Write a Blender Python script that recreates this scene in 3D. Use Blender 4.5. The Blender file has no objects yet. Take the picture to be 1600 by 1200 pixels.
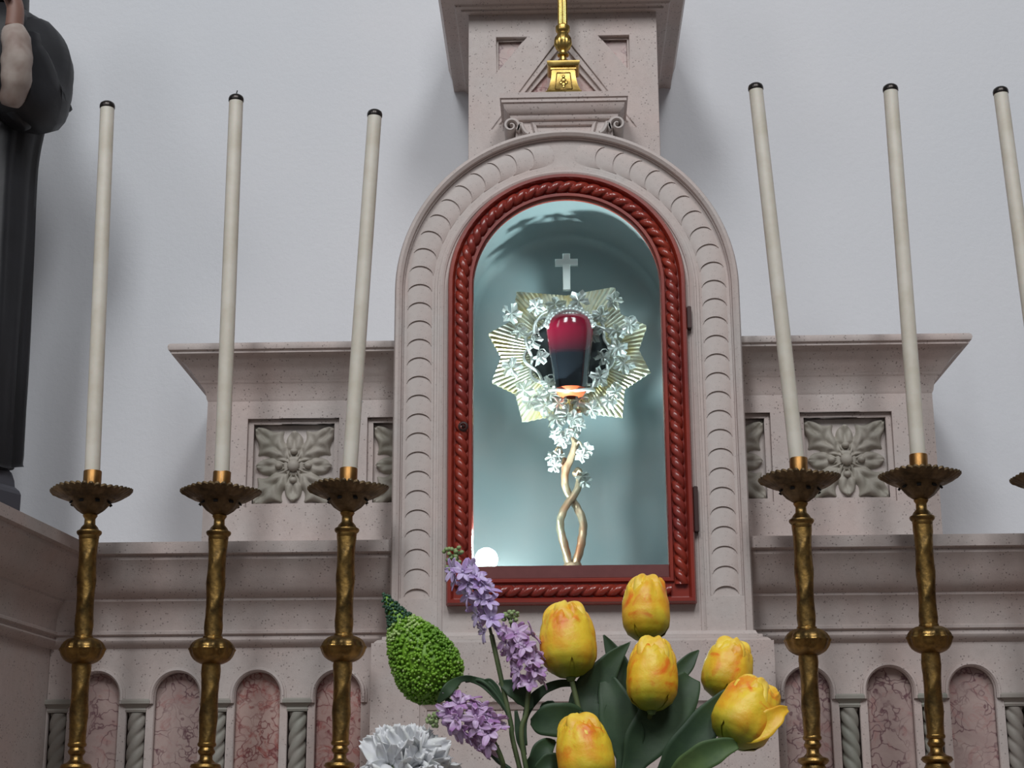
import bpy, bmesh, math, random
from math import sin, cos, pi, radians, sqrt, atan2, exp
from mathutils import Vector, Matrix, Euler
random.seed(7)
C = bpy.context.scene.collection
S = bpy.context.scene

# ------------------------------------------------------------------ camera
F_PX, PITCH, YAW, ROLL = 2524.0, radians(15.38), radians(1.623), radians(-0.287)
CAM = Vector((-0.028, -3.7, 1.6))
fw = Vector((-sin(YAW)*cos(PITCH), cos(YAW)*cos(PITCH), sin(PITCH)))
r0 = Vector((cos(YAW), sin(YAW), 0)); u0 = r0.cross(fw)
rt = r0*cos(ROLL)+u0*sin(ROLL); up = -r0*sin(ROLL)+u0*cos(ROLL)
cd = bpy.data.cameras.new('camera'); cam = bpy.data.objects.new('camera', cd); C.objects.link(cam)
M = Matrix((rt, up, -fw)).transposed().to_4x4(); M.translation = CAM
cam.matrix_world = M
cd.sensor_width = 36; cd.lens = 36*F_PX/1600; cd.clip_end = 60
S.camera = cam
def at(x, y, Y):
    """world point of a place measured in the photograph, at depth Y"""
    d = rt*((x-800)/F_PX) - up*((y-600)/F_PX) + fw
    return CAM + d*((Y-CAM.y)/d.y)

# ------------------------------------------------------------------ world, light, exposure
w = bpy.data.worlds.new('church_air'); S.world = w; w.use_nodes = True
w.node_tree.nodes['Background'].inputs[0].default_value = (0.72, 0.76, 0.84, 1)
w.node_tree.nodes['Background'].inputs[1].default_value = 0.13
S.view_settings.view_transform = 'Standard'; S.view_settings.look = 'None'
S.view_settings.exposure = 0.0; S.view_settings.gamma = 1.0; S.view_settings.use_curve_mapping = False
def area(name, loc, target, sx, sy, power, col):
    l = bpy.data.lights.new(name, 'AREA'); l.shape = 'RECTANGLE'; l.size = sx; l.size_y = sy
    l.energy = power; l.color = col
    o = bpy.data.objects.new(name, l); C.objects.link(o); o.location = loc
    o.rotation_euler = (Vector(target)-Vector(loc)).to_track_quat('-Z', 'Y').to_euler()
    return o
area('window_light_front', (-1.9, -7.6, 8.6), (0, 0, 2.6), 1.5, 4.0, 340, (0.98, 0.99, 1.0))
area('window_light_front', (1.9, -7.6, 8.6), (0, 0, 2.6), 1.5, 4.0, 295, (0.98, 0.99, 1.0))
area('window_light_left', (-6.5, -7.5, 7.0), (0, 0, 2.8), 1.6, 3.4, 70, (0.97, 0.985, 1.0))

# ------------------------------------------------------------------ materials
def s2l(c):
    return tuple(((v/255)/12.92 if v/255 <= .04045 else ((v/255+.055)/1.055)**2.4) for v in c)
def rgba(c): return (*c, 1)
class Mat:
    def __init__(s, name, col, rough=.6, metal=0, **kw):
        s.m = bpy.data.materials.new(name); s.m.use_nodes = True
        s.t = s.m.node_tree; s.b = s.t.nodes['Principled BSDF']
        s.b.inputs['Base Color'].default_value = rgba(col); s.b.inputs['Roughness'].default_value = rough
        s.b.inputs['Metallic'].default_value = metal
        for k, v in kw.items(): s.b.inputs[k.replace('_', ' ')].default_value = v
        s.tc = s.t.nodes.new('ShaderNodeTexCoord'); s.col = None
    def link(s, a, b): s.t.links.new(a, b)
    def noise(s, scale, detail=3, rough=.55, dist=0, coord='Object'):
        n = s.t.nodes.new('ShaderNodeTexNoise'); n.inputs['Scale'].default_value = scale
        n.inputs['Detail'].default_value = detail; n.inputs['Roughness'].default_value = rough; n.inputs['Distortion'].default_value = dist
        s.link(s.tc.outputs[coord], n.inputs['Vector']); return n.outputs['Fac']
    def voro(s, scale, feature='F1', warp=None, rnd=1):
        n = s.t.nodes.new('ShaderNodeTexVoronoi'); n.feature = feature; n.inputs['Scale'].default_value = scale
        n.inputs['Randomness'].default_value = rnd
        if warp:
            nn = s.t.nodes.new('ShaderNodeTexNoise'); nn.inputs['Scale'].default_value = warp[0]; nn.inputs['Detail'].default_value = 3
            s.link(s.tc.outputs['Object'], nn.inputs['Vector'])
            mx = s.t.nodes.new('ShaderNodeMix'); mx.data_type = 'VECTOR'; mx.inputs[0].default_value = warp[1]
            s.link(s.tc.outputs['Object'], mx.inputs[4]); s.link(nn.outputs['Color'], mx.inputs[5]); s.link(mx.outputs[1], n.inputs['Vector'])
        else: s.link(s.tc.outputs['Object'], n.inputs['Vector'])
        return n.outputs['Distance']
    def ramp(s, fac, a, b, ca=(0, 0, 0), cb=(1, 1, 1)):
        r = s.t.nodes.new('ShaderNodeValToRGB'); r.color_ramp.elements[0].position = a; r.color_ramp.elements[1].position = b
        r.color_ramp.elements[0].color = rgba(ca); r.color_ramp.elements[1].color = rgba(cb)
        s.link(fac, r.inputs[0]); return r.outputs[0]
    def math(s, op, a, b):
        n = s.t.nodes.new('ShaderNodeMath'); n.operation = op
        for i, v in enumerate((a, b)):
            if isinstance(v, (int, float)): n.inputs[i].default_value = v
            else: s.link(v, n.inputs[i])
        return n.outputs[0]
    def mix(s, fac, a, b):
        n = s.t.nodes.new('ShaderNodeMix'); n.data_type = 'RGBA'
        if isinstance(fac, (int, float)): n.inputs[0].default_value = fac
        else: s.link(fac, n.inputs[0])
        for i, v in ((6, a), (7, b)):
            if isinstance(v, tuple): n.inputs[i].default_value = rgba(v)
            else: s.link(v, n.inputs[i])
        return n.outputs[2]
    def color(s, out): s.link(out, s.b.inputs['Base Color']); return s
    def rgh(s, out): s.link(out, s.b.inputs['Roughness']); return s
    def bump(s, fac, strength=.2, dist=.002):
        n = s.t.nodes.new('ShaderNodeBump'); n.inputs['Strength'].default_value = strength; n.inputs['Distance'].default_value = dist
        s.link(fac, n.inputs['Height']); s.link(n.outputs[0], s.b.inputs['Normal']); return s
def stone(name, base, speck=.6, tint=None):
    m = Mat(name, base, .62)
    t = tint or tuple(v*k for v, k in zip(base, (1.04, .95, .93)))
    c = m.mix(m.ramp(m.noise(5, 4), .35, .65), base, t)
    c = m.mix(m.ramp(m.noise(60, 3), .3, .75), c, m.mix(.18, c, (.30, .24, .22)))
    # dark mineral specks of the cast stone
    v = m.voro(120); sp = m.ramp(v, .15, .27, (1, 1, 1), (0, 0, 0))
    gate = m.ramp(m.noise(45, 2), .44, .54)
    v2 = m.ramp(m.voro(330), .16, .34, (1, 1, 1), (0, 0, 0)); c = m.mix(m.math('MULTIPLY', m.math('MULTIPLY', v2, m.ramp(m.noise(38, 2), .42, .6)), speck*.55), c, (.13, .09, .085))
    f = m.math('MULTIPLY', m.math('MULTIPLY', sp, gate), speck)
    c = m.mix(f, c, (.07, .045, .04))
    m.color(c); m.bump(m.noise(180, 3), .25, .0015)
    return m.m
STONE_C = s2l((193, 184, 180))
M_STONE = stone('speckled_pink_stone', STONE_C)
M_STONE_PALE = stone('pale_niche_stone', s2l((195, 188, 184)), .22)
M_ROSETTE = stone('greyish_rosette_stone', s2l((166, 160, 150)), .15, s2l((158, 156, 143)))
M_COLUMN = stone('grey_green_column_stone', s2l((152, 147, 140)), .1, s2l((138, 140, 130)))
m = Mat('painted_plaster', s2l((226, 228, 232)), .85)
m.color(m.mix(m.ramp(m.noise(1.3, 3), .3, .7), s2l((214, 217, 222)), s2l((220, 221, 225))))
m.bump(m.noise(55, 5, .65), .35, .004); M_WALL = m.m
def marble(name, a, b, vein, red):
    m = Mat(name, a, .28)
    c = m.mix(m.ramp(m.noise(9, 5, .6, 1.2), .35, .65), a, b)
    c = m.mix(m.ramp(m.noise(17, 6, .7, 2.0), .52, .66), c, red)
    v = m.ramp(m.voro(26, 'DISTANCE_TO_EDGE', (16, .13)), .0, .06, (1, 1, 1), (0, 0, 0))
    c = m.mix(m.math('MULTIPLY', v, m.ramp(m.noise(12, 2), .34, .52)), c, vein)
    return m.color(c).m
M_MARBLE = marble('pink_veined_marble', s2l((184, 164, 158)), s2l((164, 142, 138)), s2l((104, 70, 78)), s2l((168, 132, 128)))
M_MARBLE_RED = marble('redder_veined_marble', s2l((190, 164, 156)), s2l((170, 136, 130)), s2l((124, 66, 68)), s2l((160, 88, 82)))
m = Mat('red_varnished_wood', s2l((142, 50, 38)), .27, Coat_Weight=.3, Coat_Roughness=.15)
m.color(m.mix(m.ramp(m.noise(7, 3), .35, .7), s2l((150, 54, 38)), s2l((128, 48, 44)))); m.bump(m.noise(50, 3), .12, .002); M_RED = m.m
m = Mat('dull_red_rail', s2l((112, 62, 62)), .35); m.color(m.mix(m.noise(40, 4), s2l((104, 56, 56)), s2l((124, 72, 70)))); M_RAIL = m.m
M_HINGE = Mat('dark_iron', s2l((64, 44, 42)), .5, .4).m
m = Mat('niche_lining_paint', s2l((172, 184, 186)), .32, Coat_Weight=.25, Coat_Roughness=.12)
m.color(m.mix(m.ramp(m.noise(4, 3), .35, .7), s2l((136, 150, 153)), s2l((150, 154, 155)))); M_LINING = m.m
def brass(name, a, b, rough, bumpy=.3, dirty=.6):
    m = Mat(name, a, rough, 1.0)
    c = m.mix(m.math('MULTIPLY', m.ramp(m.noise(38, 5, .65), .38, .66), dirty), a, b)
    m.color(c); m.rgh(m.ramp(m.noise(30, 4), .3, .7, (rough*.75,)*3, (min(1, rough*1.5),)*3)); m.bump(m.noise(95, 4), bumpy, .0018)
    return m.m
M_BRASS = brass('aged_brass', s2l((158, 126, 72)), s2l((88, 74, 52)), .33, .35, .8)
M_BRASS_DARK = brass('tarnished_brass', s2l((132, 112, 84)), s2l((80, 70, 56)), .52, .6, .85)
M_BRASS_SOCKET = brass('clean_brass', s2l((166, 124, 74)), s2l((124, 90, 52)), .34, .1)
M_GOLD = brass('polished_brass', s2l((206, 176, 104)), s2l((150, 118, 60)), .26, .1)
m = Mat('candle_wax', s2l((214, 209, 196)), .5, Subsurface_Weight=.08)
m.color(m.mix(m.ramp(m.noise(14, 4), .4, .75), s2l((216, 211, 199)), s2l((198, 190, 172)))); M_WAX = m.m
M_CAP = Mat('dark_metal_cap', s2l((62, 58, 56)), .32, .8).m
M_WICK = Mat('wick', (.01, .01, .01), .9).m
m = Mat('silver_gilt', s2l((214, 210, 184)), .25, 1.0); m.color(m.mix(m.ramp(m.noise(18, 3), .4, .65), s2l((222, 220, 206)), s2l((205, 190, 138)))); M_RAY = m.m; m.b.inputs['Metallic'].default_value = .7; m.b.inputs['Roughness'].default_value = .34
M_SILVER = Mat('silver', s2l((232, 234, 232)), .34, .55).m
m = Mat('gilt_wood_vine', s2l((168, 148, 120)), .38, .55); m.color(m.mix(m.ramp(m.noise(12, 4), .4, .65), s2l((176, 162, 138)), s2l((172, 116, 84)))); m.bump(m.noise(70, 4), .5, .003); M_VINE = m.m
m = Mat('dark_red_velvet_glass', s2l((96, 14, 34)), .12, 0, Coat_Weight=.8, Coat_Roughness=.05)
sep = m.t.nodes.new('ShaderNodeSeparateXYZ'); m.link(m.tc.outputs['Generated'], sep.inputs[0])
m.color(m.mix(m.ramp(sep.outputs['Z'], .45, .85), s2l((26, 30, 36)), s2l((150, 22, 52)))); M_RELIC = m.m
M_VOID = Mat('dark_backing', s2l((46, 52, 54)), .3, .5).m
M_ORANGE = Mat('coral_enamel', s2l((196, 84, 48)), .4).m
m = bpy.data.materials.new('window_glass'); m.use_nodes = True; t = m.node_tree; t.nodes.clear()
o_ = t.nodes.new('ShaderNodeOutputMaterial'); mx = t.nodes.new('ShaderNodeMixShader'); tr = t.nodes.new('ShaderNodeBsdfTransparent')
gl = t.nodes.new('ShaderNodeBsdfGlossy'); gl.inputs['Roughness'].default_value = .02; fr = t.nodes.new('ShaderNodeFresnel'); fr.inputs[0].default_value = 1.35
tr.inputs[0].default_value = (.93, .97, .97, 1)
t.links.new(fr.outputs[0], mx.inputs[0]); t.links.new(tr.outputs[0], mx.inputs[1]); t.links.new(gl.outputs[0], mx.inputs[2]); t.links.new(mx.outputs[0], o_.inputs[0]); M_GLASS = m
m = bpy.data.materials.new('lamp_glow'); m.use_nodes = True; b_ = m.node_tree.nodes['Principled BSDF']
b_.inputs['Base Color'].default_value = (1, 1, 1, 1); b_.inputs['Emission Color'].default_value = (.86, 1, 1, 1); b_.inputs['Emission Strength'].default_value = 30; M_GLOW = m
# tulip petals: yellow, orange flames, green foot -- object coordinates run along the bloom (z)
def petal_mat(name, hot):
    m = Mat(name, s2l((240, 190, 40)), .45, Subsurface_Weight=.1)
    sp = m.t.nodes.new('ShaderNodeSeparateXYZ'); m.link(m.tc.outputs['Object'], sp.inputs[0])
    z = sp.outputs['Z']
    c = m.mix(m.ramp(m.noise(22, 3, .5, .6), .38, .62), s2l((246, 208, 56)), s2l((238, 158, 32)))
    c = m.mix(m.math('MULTIPLY', m.ramp(m.noise(30, 4, .6, 1.0), .52, .66), hot), c, s2l((238, 120, 26)))
    c = m.mix(m.ramp(m.math('ADD', z, m.math('MULTIPLY', m.noise(35, 2), .018)), .014, .042, (1, 1, 1), (0, 0, 0)), c, s2l((120, 138, 34)))
    m.color(c); m.bump(m.noise(60, 4), .45, .003); return m.m
M_PETAL = petal_mat('yellow_petal', .8)
m = Mat('lemon_petal', s2l((246, 214, 84)), .45); m.color(m.mix(m.ramp(m.noise(45, 4), .4, .66), s2l((248, 218, 86)), s2l((236, 178, 44)))); m.bump(m.noise(70, 4), .5, .003); M_PETAL_TOP = m.m
M_PETAL_HOT = petal_mat('orange_flamed_petal', 1.0)
m = Mat('orange_petal', s2l((236, 132, 26)), .45); m.color(m.mix(m.noise(40, 3), s2l((240, 160, 30)), s2l((228, 96, 22)))); M_PETAL_ORANGE = m.m
def green(name, a, b, rough=.6):
    m = Mat(name, a, rough); m.color(m.mix(m.ramp(m.noise(28, 4), .35, .7), a, b)); m.bump(m.noise(120, 3), .2, .001); return m.m
M_LEAF = green('dark_green_leaf', s2l((38, 62, 40)), s2l((52, 78, 48)))
M_LEAF_LIGHT = green('mid_green_leaf', s2l((66, 92, 52)), s2l((92, 116, 62)))
M_STEM = green('stem_green', s2l((70, 88, 52)), s2l((96, 108, 70)))
M_CONE = green('bright_green_bead', s2l((122, 168, 44)), s2l((92, 138, 38)), .5)
M_CONE_TIP = green('dark_green_bead', s2l((40, 76, 56)), s2l((54, 92, 66)), .6)
M_CONE_PALE = green('pale_green_bead', s2l((170, 196, 122)), s2l((140, 172, 90)), .5)
M_BUD = green('pale_bud', s2l((150, 168, 118)), s2l((128, 150, 96)), .6)
m = Mat('lilac_petal', s2l((190, 160, 212)), .5, Subsurface_Weight=.1); m.color(m.mix(m.ramp(m.noise(60, 3), .35, .65), s2l((214, 198, 234)), s2l((180, 146, 206)))); M_LILAC = m.m
m = Mat('mauve_petal', s2l((176, 130, 180)), .5, Subsurface_Weight=.1); m.color(m.mix(m.ramp(m.noise(60, 3), .35, .65), s2l((216, 192, 222)), s2l((166, 114, 174)))); M_MAUVE = m.m
m = Mat('white_petal', s2l((232, 234, 238)), .5); m.color(m.mix(m.ramp(m.noise(30, 2), .5, .75), s2l((246, 247, 250)), s2l((232, 236, 220)))); M_WHITE = m.m
m.b.inputs['Base Color'].default_value = (.9, .9, .9, 1)
tl_ = m.t.nodes.new('ShaderNodeBsdfTranslucent'); tl_.inputs[0].default_value = (.92, .94, .95, 1); ms_ = m.t.nodes.new('ShaderNodeMixShader'); ms_.inputs[0].default_value = .3
m.link(m.b.outputs[0], ms_.inputs[1]); m.link(tl_.outputs[0], ms_.inputs[2]); m.link(ms_.outputs[0], m.t.nodes['Material Output'].inputs[0])
m = Mat('statue_habit', s2l((44, 45, 52)), .55); m.color(m.mix(m.ramp(m.noise(6, 4), .35, .7), s2l((14, 14, 18)), s2l((28, 29, 34)))); m.bump(m.noise(30, 3), .2, .004); M_HABIT = m.m
m = Mat('statue_cuff', s2l((150, 136, 128)), .6); m.color(m.mix(m.ramp(m.noise(12, 3), .35, .65), s2l((168, 156, 148)), s2l((122, 98, 88)))); M_CUFF = m.m
M_SKIN = Mat('statue_skin', s2l((134, 100, 88)), .5).m
M_PLINTH = Mat('statue_plinth', s2l((66, 66, 74)), .6).m
m = Mat('floor_stone', s2l((96, 78, 66)), .4); m.color(m.mix(m.noise(4, 4), s2l((88, 70, 58)), s2l((108, 88, 74)))); M_FLOOR = m.m
M_CLOTH = Mat('altar_cloth', s2l((150, 140, 130)), .8).m
M_VASE = Mat('vase_glaze', s2l((120, 110, 100)), .25).m

# ------------------------------------------------------------------ helpers
def link(name, me, mat, parent=None, local=False):
    o = bpy.data.objects.new(name, me); C.objects.link(o)
    if mat and not me.materials: me.materials.append(mat)
    if parent:
        o.parent = parent
        if not local:
            w_ = parent.get('_w'); w_ = list(w_) if w_ is not None else None; o.matrix_parent_inverse = Matrix.Translation(-Vector(w_)) if w_ else Matrix()
    return o
def fin(bm, smooth=False, recalc=True):
    if recalc: bmesh.ops.recalc_face_normals(bm, faces=bm.faces)
    me = bpy.data.meshes.new('mesh'); bm.to_mesh(me); bm.free()
    if smooth:
        for p in me.polygons: p.use_smooth = True
        if smooth is not True:
            try: me.set_sharp_from_angle(angle=radians(smooth))
            except Exception: pass
    return me
def thing(name, label, cat, loc=(0, 0, 0), group=None):
    o = bpy.data.objects.new(name, None); C.objects.link(o); o.location = loc; o.empty_display_size = .05
    o['label'] = label; o['category'] = cat; o['_w'] = list(loc)
    if group: o['group'] = group
    return o
def tag(o, label=None, cat=None, group=None, kind=None):
    for k, v in (('label', label), ('category', cat), ('group', group), ('kind', kind)):
        if v: o[k] = v
    return o
def box(bm, x0, x1, y0, y1, z0, z1):
    vs = [bm.verts.new((x, y, z)) for x in (x0, x1) for y in (y0, y1) for z in (z0, z1)]
    for f in ((0, 1, 3, 2), (4, 6, 7, 5), (0, 4, 5, 1), (2, 3, 7, 6), (0, 2, 6, 4), (1, 5, 7, 3)): bm.faces.new([vs[i] for i in f])
def boxme(*a, bevel=0):
    bm = bmesh.new(); box(bm, *a)
    if bevel: bmesh.ops.bevel(bm, geom=list(bm.edges), offset=bevel, segments=2, affect='EDGES')
    return fin(bm)
def plate(outline, holes, y0, y1, bevel=0):
    """outline and holes are (x, z) polygons; a slab from y0 (front) to y1 (back)"""
    cu = bpy.data.curves.new('c', 'CURVE'); cu.dimensions = '2D'; cu.fill_mode = 'BOTH'
    for poly in [outline]+list(holes):
        sp = cu.splines.new('POLY'); sp.points.add(len(poly)-1); sp.use_cyclic_u = True
        for p, (x, z) in zip(sp.points, poly): p.co = (x, z, 0, 1)
    cu.extrude = (y1-y0)/2-bevel; cu.bevel_depth = bevel; cu.bevel_resolution = 1; cu.offset = -bevel
    o = bpy.data.objects.new('c', cu); C.objects.link(o)
    me = bpy.data.meshes.new_from_object(o.evaluated_get(bpy.context.evaluated_depsgraph_get()))
    bpy.data.objects.remove(o); bpy.data.curves.remove(cu)
    for v in me.vertices:
        x, z, d = v.co; v.co = (x, (y0+y1)/2-d, z)
    bm = bmesh.new(); bm.from_mesh(me); bmesh.ops.remove_doubles(bm, verts=bm.verts, dist=1e-5)
    return fin(bm)
def mirror_x(me):
    m2 = me.copy()
    for v in m2.vertices: v.co.x = -v.co.x
    m2.flip_normals(); return m2
def arch(r, zs, zb, n=48, rx=None):
    """closed arch outline: half width r, springing zs, bottom zb"""
    rx = rx or r
    return [(rx, zb)]+[(rx*cos(a), zs+r*sin(a)) for a in [pi*i/n for i in range(n+1)]]+[(-rx, zb)]
def sweep(path, prof, closed=False):
    """profile (d outwards, z) swept along a plan path with mitred corners"""
    P = [Vector(p) for p in path]; n = len(P); bm = bmesh.new(); rings = []
    for i in range(n):
        a = (P[i]-P[i-1]).normalized() if i or closed else None
        b = (P[(i+1) % n]-P[i]).normalized() if i < n-1 or closed else None
        a = a or b; b = b or a
        na = Vector((-a.y, a.x)); nb = Vector((-b.y, b.x)); m_ = (na+nb)/(1+na.dot(nb))
        rings.append([bm.verts.new((P[i].x+m_.x*d, P[i].y+m_.y*d, z)) for d, z in prof])
    k = len(prof)
    for i in range(n if closed else n-1):
        A, B = rings[i], rings[(i+1) % n]
        for j in range(k): bm.faces.new((A[j], A[(j+1) % k], B[(j+1) % k], B[j]))
    if not closed: bm.faces.new(rings[0]); bm.faces.new(rings[-1][::-1])
    return fin(bm, 35)
def sweep_arch(pts, prof, closed=True):
    """profile (outward in the plane, y) swept along an (x, z) path that runs anticlockwise seen from the front"""
    P = [Vector(p) for p in pts]; n = len(P); bm = bmesh.new(); rings = []
    for i in range(n):
        a = (P[i]-P[i-1]).normalized() if i or closed else None
        b = (P[(i+1) % n]-P[i]).normalized() if i < n-1 or closed else None
        a = a or b; b = b or a
        na = Vector((a.y, -a.x)); nb = Vector((b.y, -b.x)); m_ = (na+nb)/(1+na.dot(nb))
        rings.append([bm.verts.new((P[i].x+m_.x*d, y, P[i].y+m_.y*d)) for d, y in prof])
    k = len(prof)
    for i in range(n if closed else n-1):
        A, B = rings[i], rings[(i+1) % n]
        for j in range(k): bm.faces.new((A[j], B[j], B[(j+1) % k], A[(j+1) % k]))
    if not closed: bm.faces.new(rings[0]); bm.faces.new(rings[-1][::-1])
    return fin(bm, 35)
def lathe(prof, n=32, mod=None, caps=True, smooth=40, bm=None, off=(0, 0, 0)):
    own = bm is None; bm = bm or bmesh.new(); rings = []
    for r, z in prof:
        ring = []
        for i in range(n):
            a = 2*pi*i/n; rr = r; zz = z
            if mod: rr, zz = mod(r, z, a)
            ring.append(bm.verts.new((off[0]+rr*cos(a), off[1]+rr*sin(a), off[2]+zz)))
        rings.append(ring)
    for A, B in zip(rings, rings[1:]):
        for i in range(n): bm.faces.new((A[i], A[(i+1) % n], B[(i+1) % n], B[i]))
    if caps: bm.faces.new(rings[0][::-1]); bm.faces.new(rings[-1])
    return fin(bm, smooth) if own else None
def tube(pts, rad, n=10, bm=None, mod=None, smooth=True, caps=True, up0=None):
    own = bm is None; bm = bm or bmesh.new(); P = [Vector(p) for p in pts]; rings = []
    if not hasattr(rad, '__len__'): rad = [rad]*len(P)
    T = [(P[min(i+1, len(P)-1)]-P[max(i-1, 0)]).normalized() for i in range(len(P))]
    u = Vector(up0) if up0 else T[0].orthogonal().normalized()
    s = 0
    for i, p in enumerate(P):
        if i: s += (p-P[i-1]).length
        u = (u-T[i]*u.dot(T[i])).normalized(); v = T[i].cross(u); ring = []
        for k in range(n):
            a = 2*pi*k/n; r = rad[i]*(mod(s, a) if mod else 1); ring.append(bm.verts.new(p+u*(r*cos(a))+v*(r*sin(a))))
        rings.append(ring)
    for A, B in zip(rings, rings[1:]):
        for k in range(n): bm.faces.new((A[k], A[(k+1) % n], B[(k+1) % n], B[k]))
    if caps: bm.faces.new(rings[0][::-1]); bm.faces.new(rings[-1])
    return fin(bm, smooth) if own else None
def spline(pts, n=8):
    P = [Vector(p) for p in pts]; out = []
    for i in range(len(P)-1):
        a, b, c, d = P[max(i-1, 0)], P[i], P[i+1], P[min(i+2, len(P)-1)]
        for k in range(n):
            t = k/n; out.append(.5*((2*b)+(c-a)*t+(2*a-5*b+4*c-d)*t*t+(3*b-a-3*c+d)*t**3))
    return out+[P[-1]]
def blob(bm, c, r, sub=1, sc=(1, 1, 1), rot=None):
    mt = Matrix.Translation(c) @ (rot or Matrix()) @ Matrix.Diagonal((*[r*v for v in sc], 1))
    bmesh.ops.create_icosphere(bm, subdivisions=sub, radius=1, matrix=mt)
def grid(f, nu, nv, thick=0, smooth=True, bm=None):
    """surface f(u, v) -> Vector with optional thickness"""
    own = bm is None; bm = bm or bmesh.new()
    V = [[bm.verts.new(f(i/nu, j/nv)) for j in range(nv+1)] for i in range(nu+1)]
    fs = [bm.faces.new((V[i][j], V[i+1][j], V[i+1][j+1], V[i][j+1])) for i in range(nu) for j in range(nv)]
    if thick: bm.normal_update(); bmesh.ops.solidify(bm, geom=fs, thickness=thick)
    return fin(bm, smooth, recalc=bool(thick)) if own else None

# ------------------------------------------------------------------ setting
WALL_Y = .60
tag(link('floor', boxme(-7, 7, -10, .9, -.2, 0), M_FLOOR), kind='structure')
tag(link('wall_back', boxme(-7, 7, WALL_Y, .9, 0, 6.5), M_WALL), kind='structure')

# ------------------------------------------------------------------ lower retable (left and right of the niche): cornice, arcade, marble
WA = radians(4.0); LY = .13; LX = 1.235; ZT = 2.252; Z0 = 1.45
low_prof = [(0, 2.015), (.008, 2.020), (.016, 2.026), (.018, 2.032), (.014, 2.038), (.014, 2.043), (.022, 2.046), (.022, 2.052), (.014, 2.056), (.016, 2.085),
            (.024, 2.110), (.036, 2.122), (.036, 2.128), (.050, 2.136), (.062, 2.152), (.070, 2.175), (.080, 2.196), (.092, 2.212), (.092, 2.222), (.104, 2.225), (.104, ZT), (0, ZT)]
arch_x = [.548, .738, .928, 1.118]; col_x = [.643, .833, 1.023, 1.208]
def retable(sg):
    side = 'left' if sg < 0 else 'right'
    t = thing('arcaded_retable', 'speckled pink stone altar back with blind arches, %s of the niche' % side, 'altar back', (sg*.8, LY, Z0))
    fl = (lambda me: me) if sg < 0 else mirror_x
    # built for the left side (x negative), mirrored for the right
    wend = (-LX-sin(WA)*1.15, LY-cos(WA)*1.15)
    link('cornice', fl(sweep([(-.40, LY), (-LX, LY), wend], low_prof)), M_STONE, t)
    holes = []
    for x in arch_x[:3]+[arch_x[3]]: holes.append([(-x+px, z) for px, z in arch(.054, 1.905, Z0+.03, 20)])
    for x in col_x[:3]: holes.append([(-x-.024, Z0+.03), (-x+.024, Z0+.03), (-x+.024, 1.885), (-x-.024, 1.885)])
    holes.append([(-LX+.003, Z0+.03), (-1.186, Z0+.03), (-1.186, 1.885), (-LX+.003, 1.885)])
    link('arcade_face', fl(plate([(-LX, Z0), (-.40, Z0), (-.40, 2.02), (-LX, 2.02)], holes, LY, LY+.035)), M_STONE, t)
    link('back_block', fl(boxme(-LX, -.40, LY+.036, WALL_Y-.002, Z0, ZT-.002)), M_STONE, t)
    bm = bmesh.new(); a = Vector((-LX, LY)); b = Vector(wend)
    q = [a, b, b+Vector((-.6, 0)), Vector((a.x-.6, WALL_Y-.002)), Vector((-LX, WALL_Y-.002))]
    lo = [bm.verts.new((p.x-.001, p.y, Z0-1.45)) for p in q]; hi = [bm.verts.new((p.x-.001, p.y, ZT-.001)) for p in q]
    bm.faces.new(lo); bm.faces.new(hi[::-1])
    for i in range(5): bm.faces.new((lo[i], lo[(i+1) % 5], hi[(i+1) % 5], hi[i]))
    link('side_wing', fl(fin(bm)), M_STONE, t)
    for i, x in enumerate(arch_x):
        hot = (sg < 0 and i in (0, 1))
        link('marble_panel', fl(plate([(-x+px, z) for px, z in arch(.0535, 1.905, Z0+.031, 20)], [], LY+.022, LY+.0345)), M_MARBLE_RED if hot else M_MARBLE, t)
        path = [(-x+px, z) for px, z in arch(.060, 1.905, 1.886, 20)]
        link('arch_moulding', fl(sweep_arch(path, [(-.006, LY+.002), (-.006, LY-.004), (-.002, LY-.009), (.003, LY-.008), (.005, LY-.004), (.008, LY-.004), (.008, LY+.002)], False)), M_STONE, t)
    for x in col_x:
        zs = [Z0+.03+.0035*i for i in range(int((1.868-Z0-.03)/.0035)+1)]
        col = lathe([(.0205, z) for z in zs], 30, lambda r, z, a: (r*(1-.24*(.5+.5*cos(3*a-z*185))**3), z), smooth=60, off=(-x, LY+.014, 0))
        link('twisted_column', fl(col), M_COLUMN, t)
        link('capital', fl(sweep([(-x+.022, LY+.03), (-x+.022, LY+.0), (-x-.022, LY+.0), (-x-.022, LY+.03)],
             [(-.006, 1.866), (.001, 1.867), (.003, 1.872), (.001, 1.876), (.008, 1.884), (.012, 1.886), (.012, 1.893), (.009, 1.897), (-.006, 1.897)])), M_COLUMN, t)
retable(-1); retable(1)
gr = tag(link('altar_step', boxme(-1.235, 1.235, -.42, .165, 0, Z0-.001, bevel=.006), M_STONE), 'stone step of the old altar that carries the candlesticks', 'altar')

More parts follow.
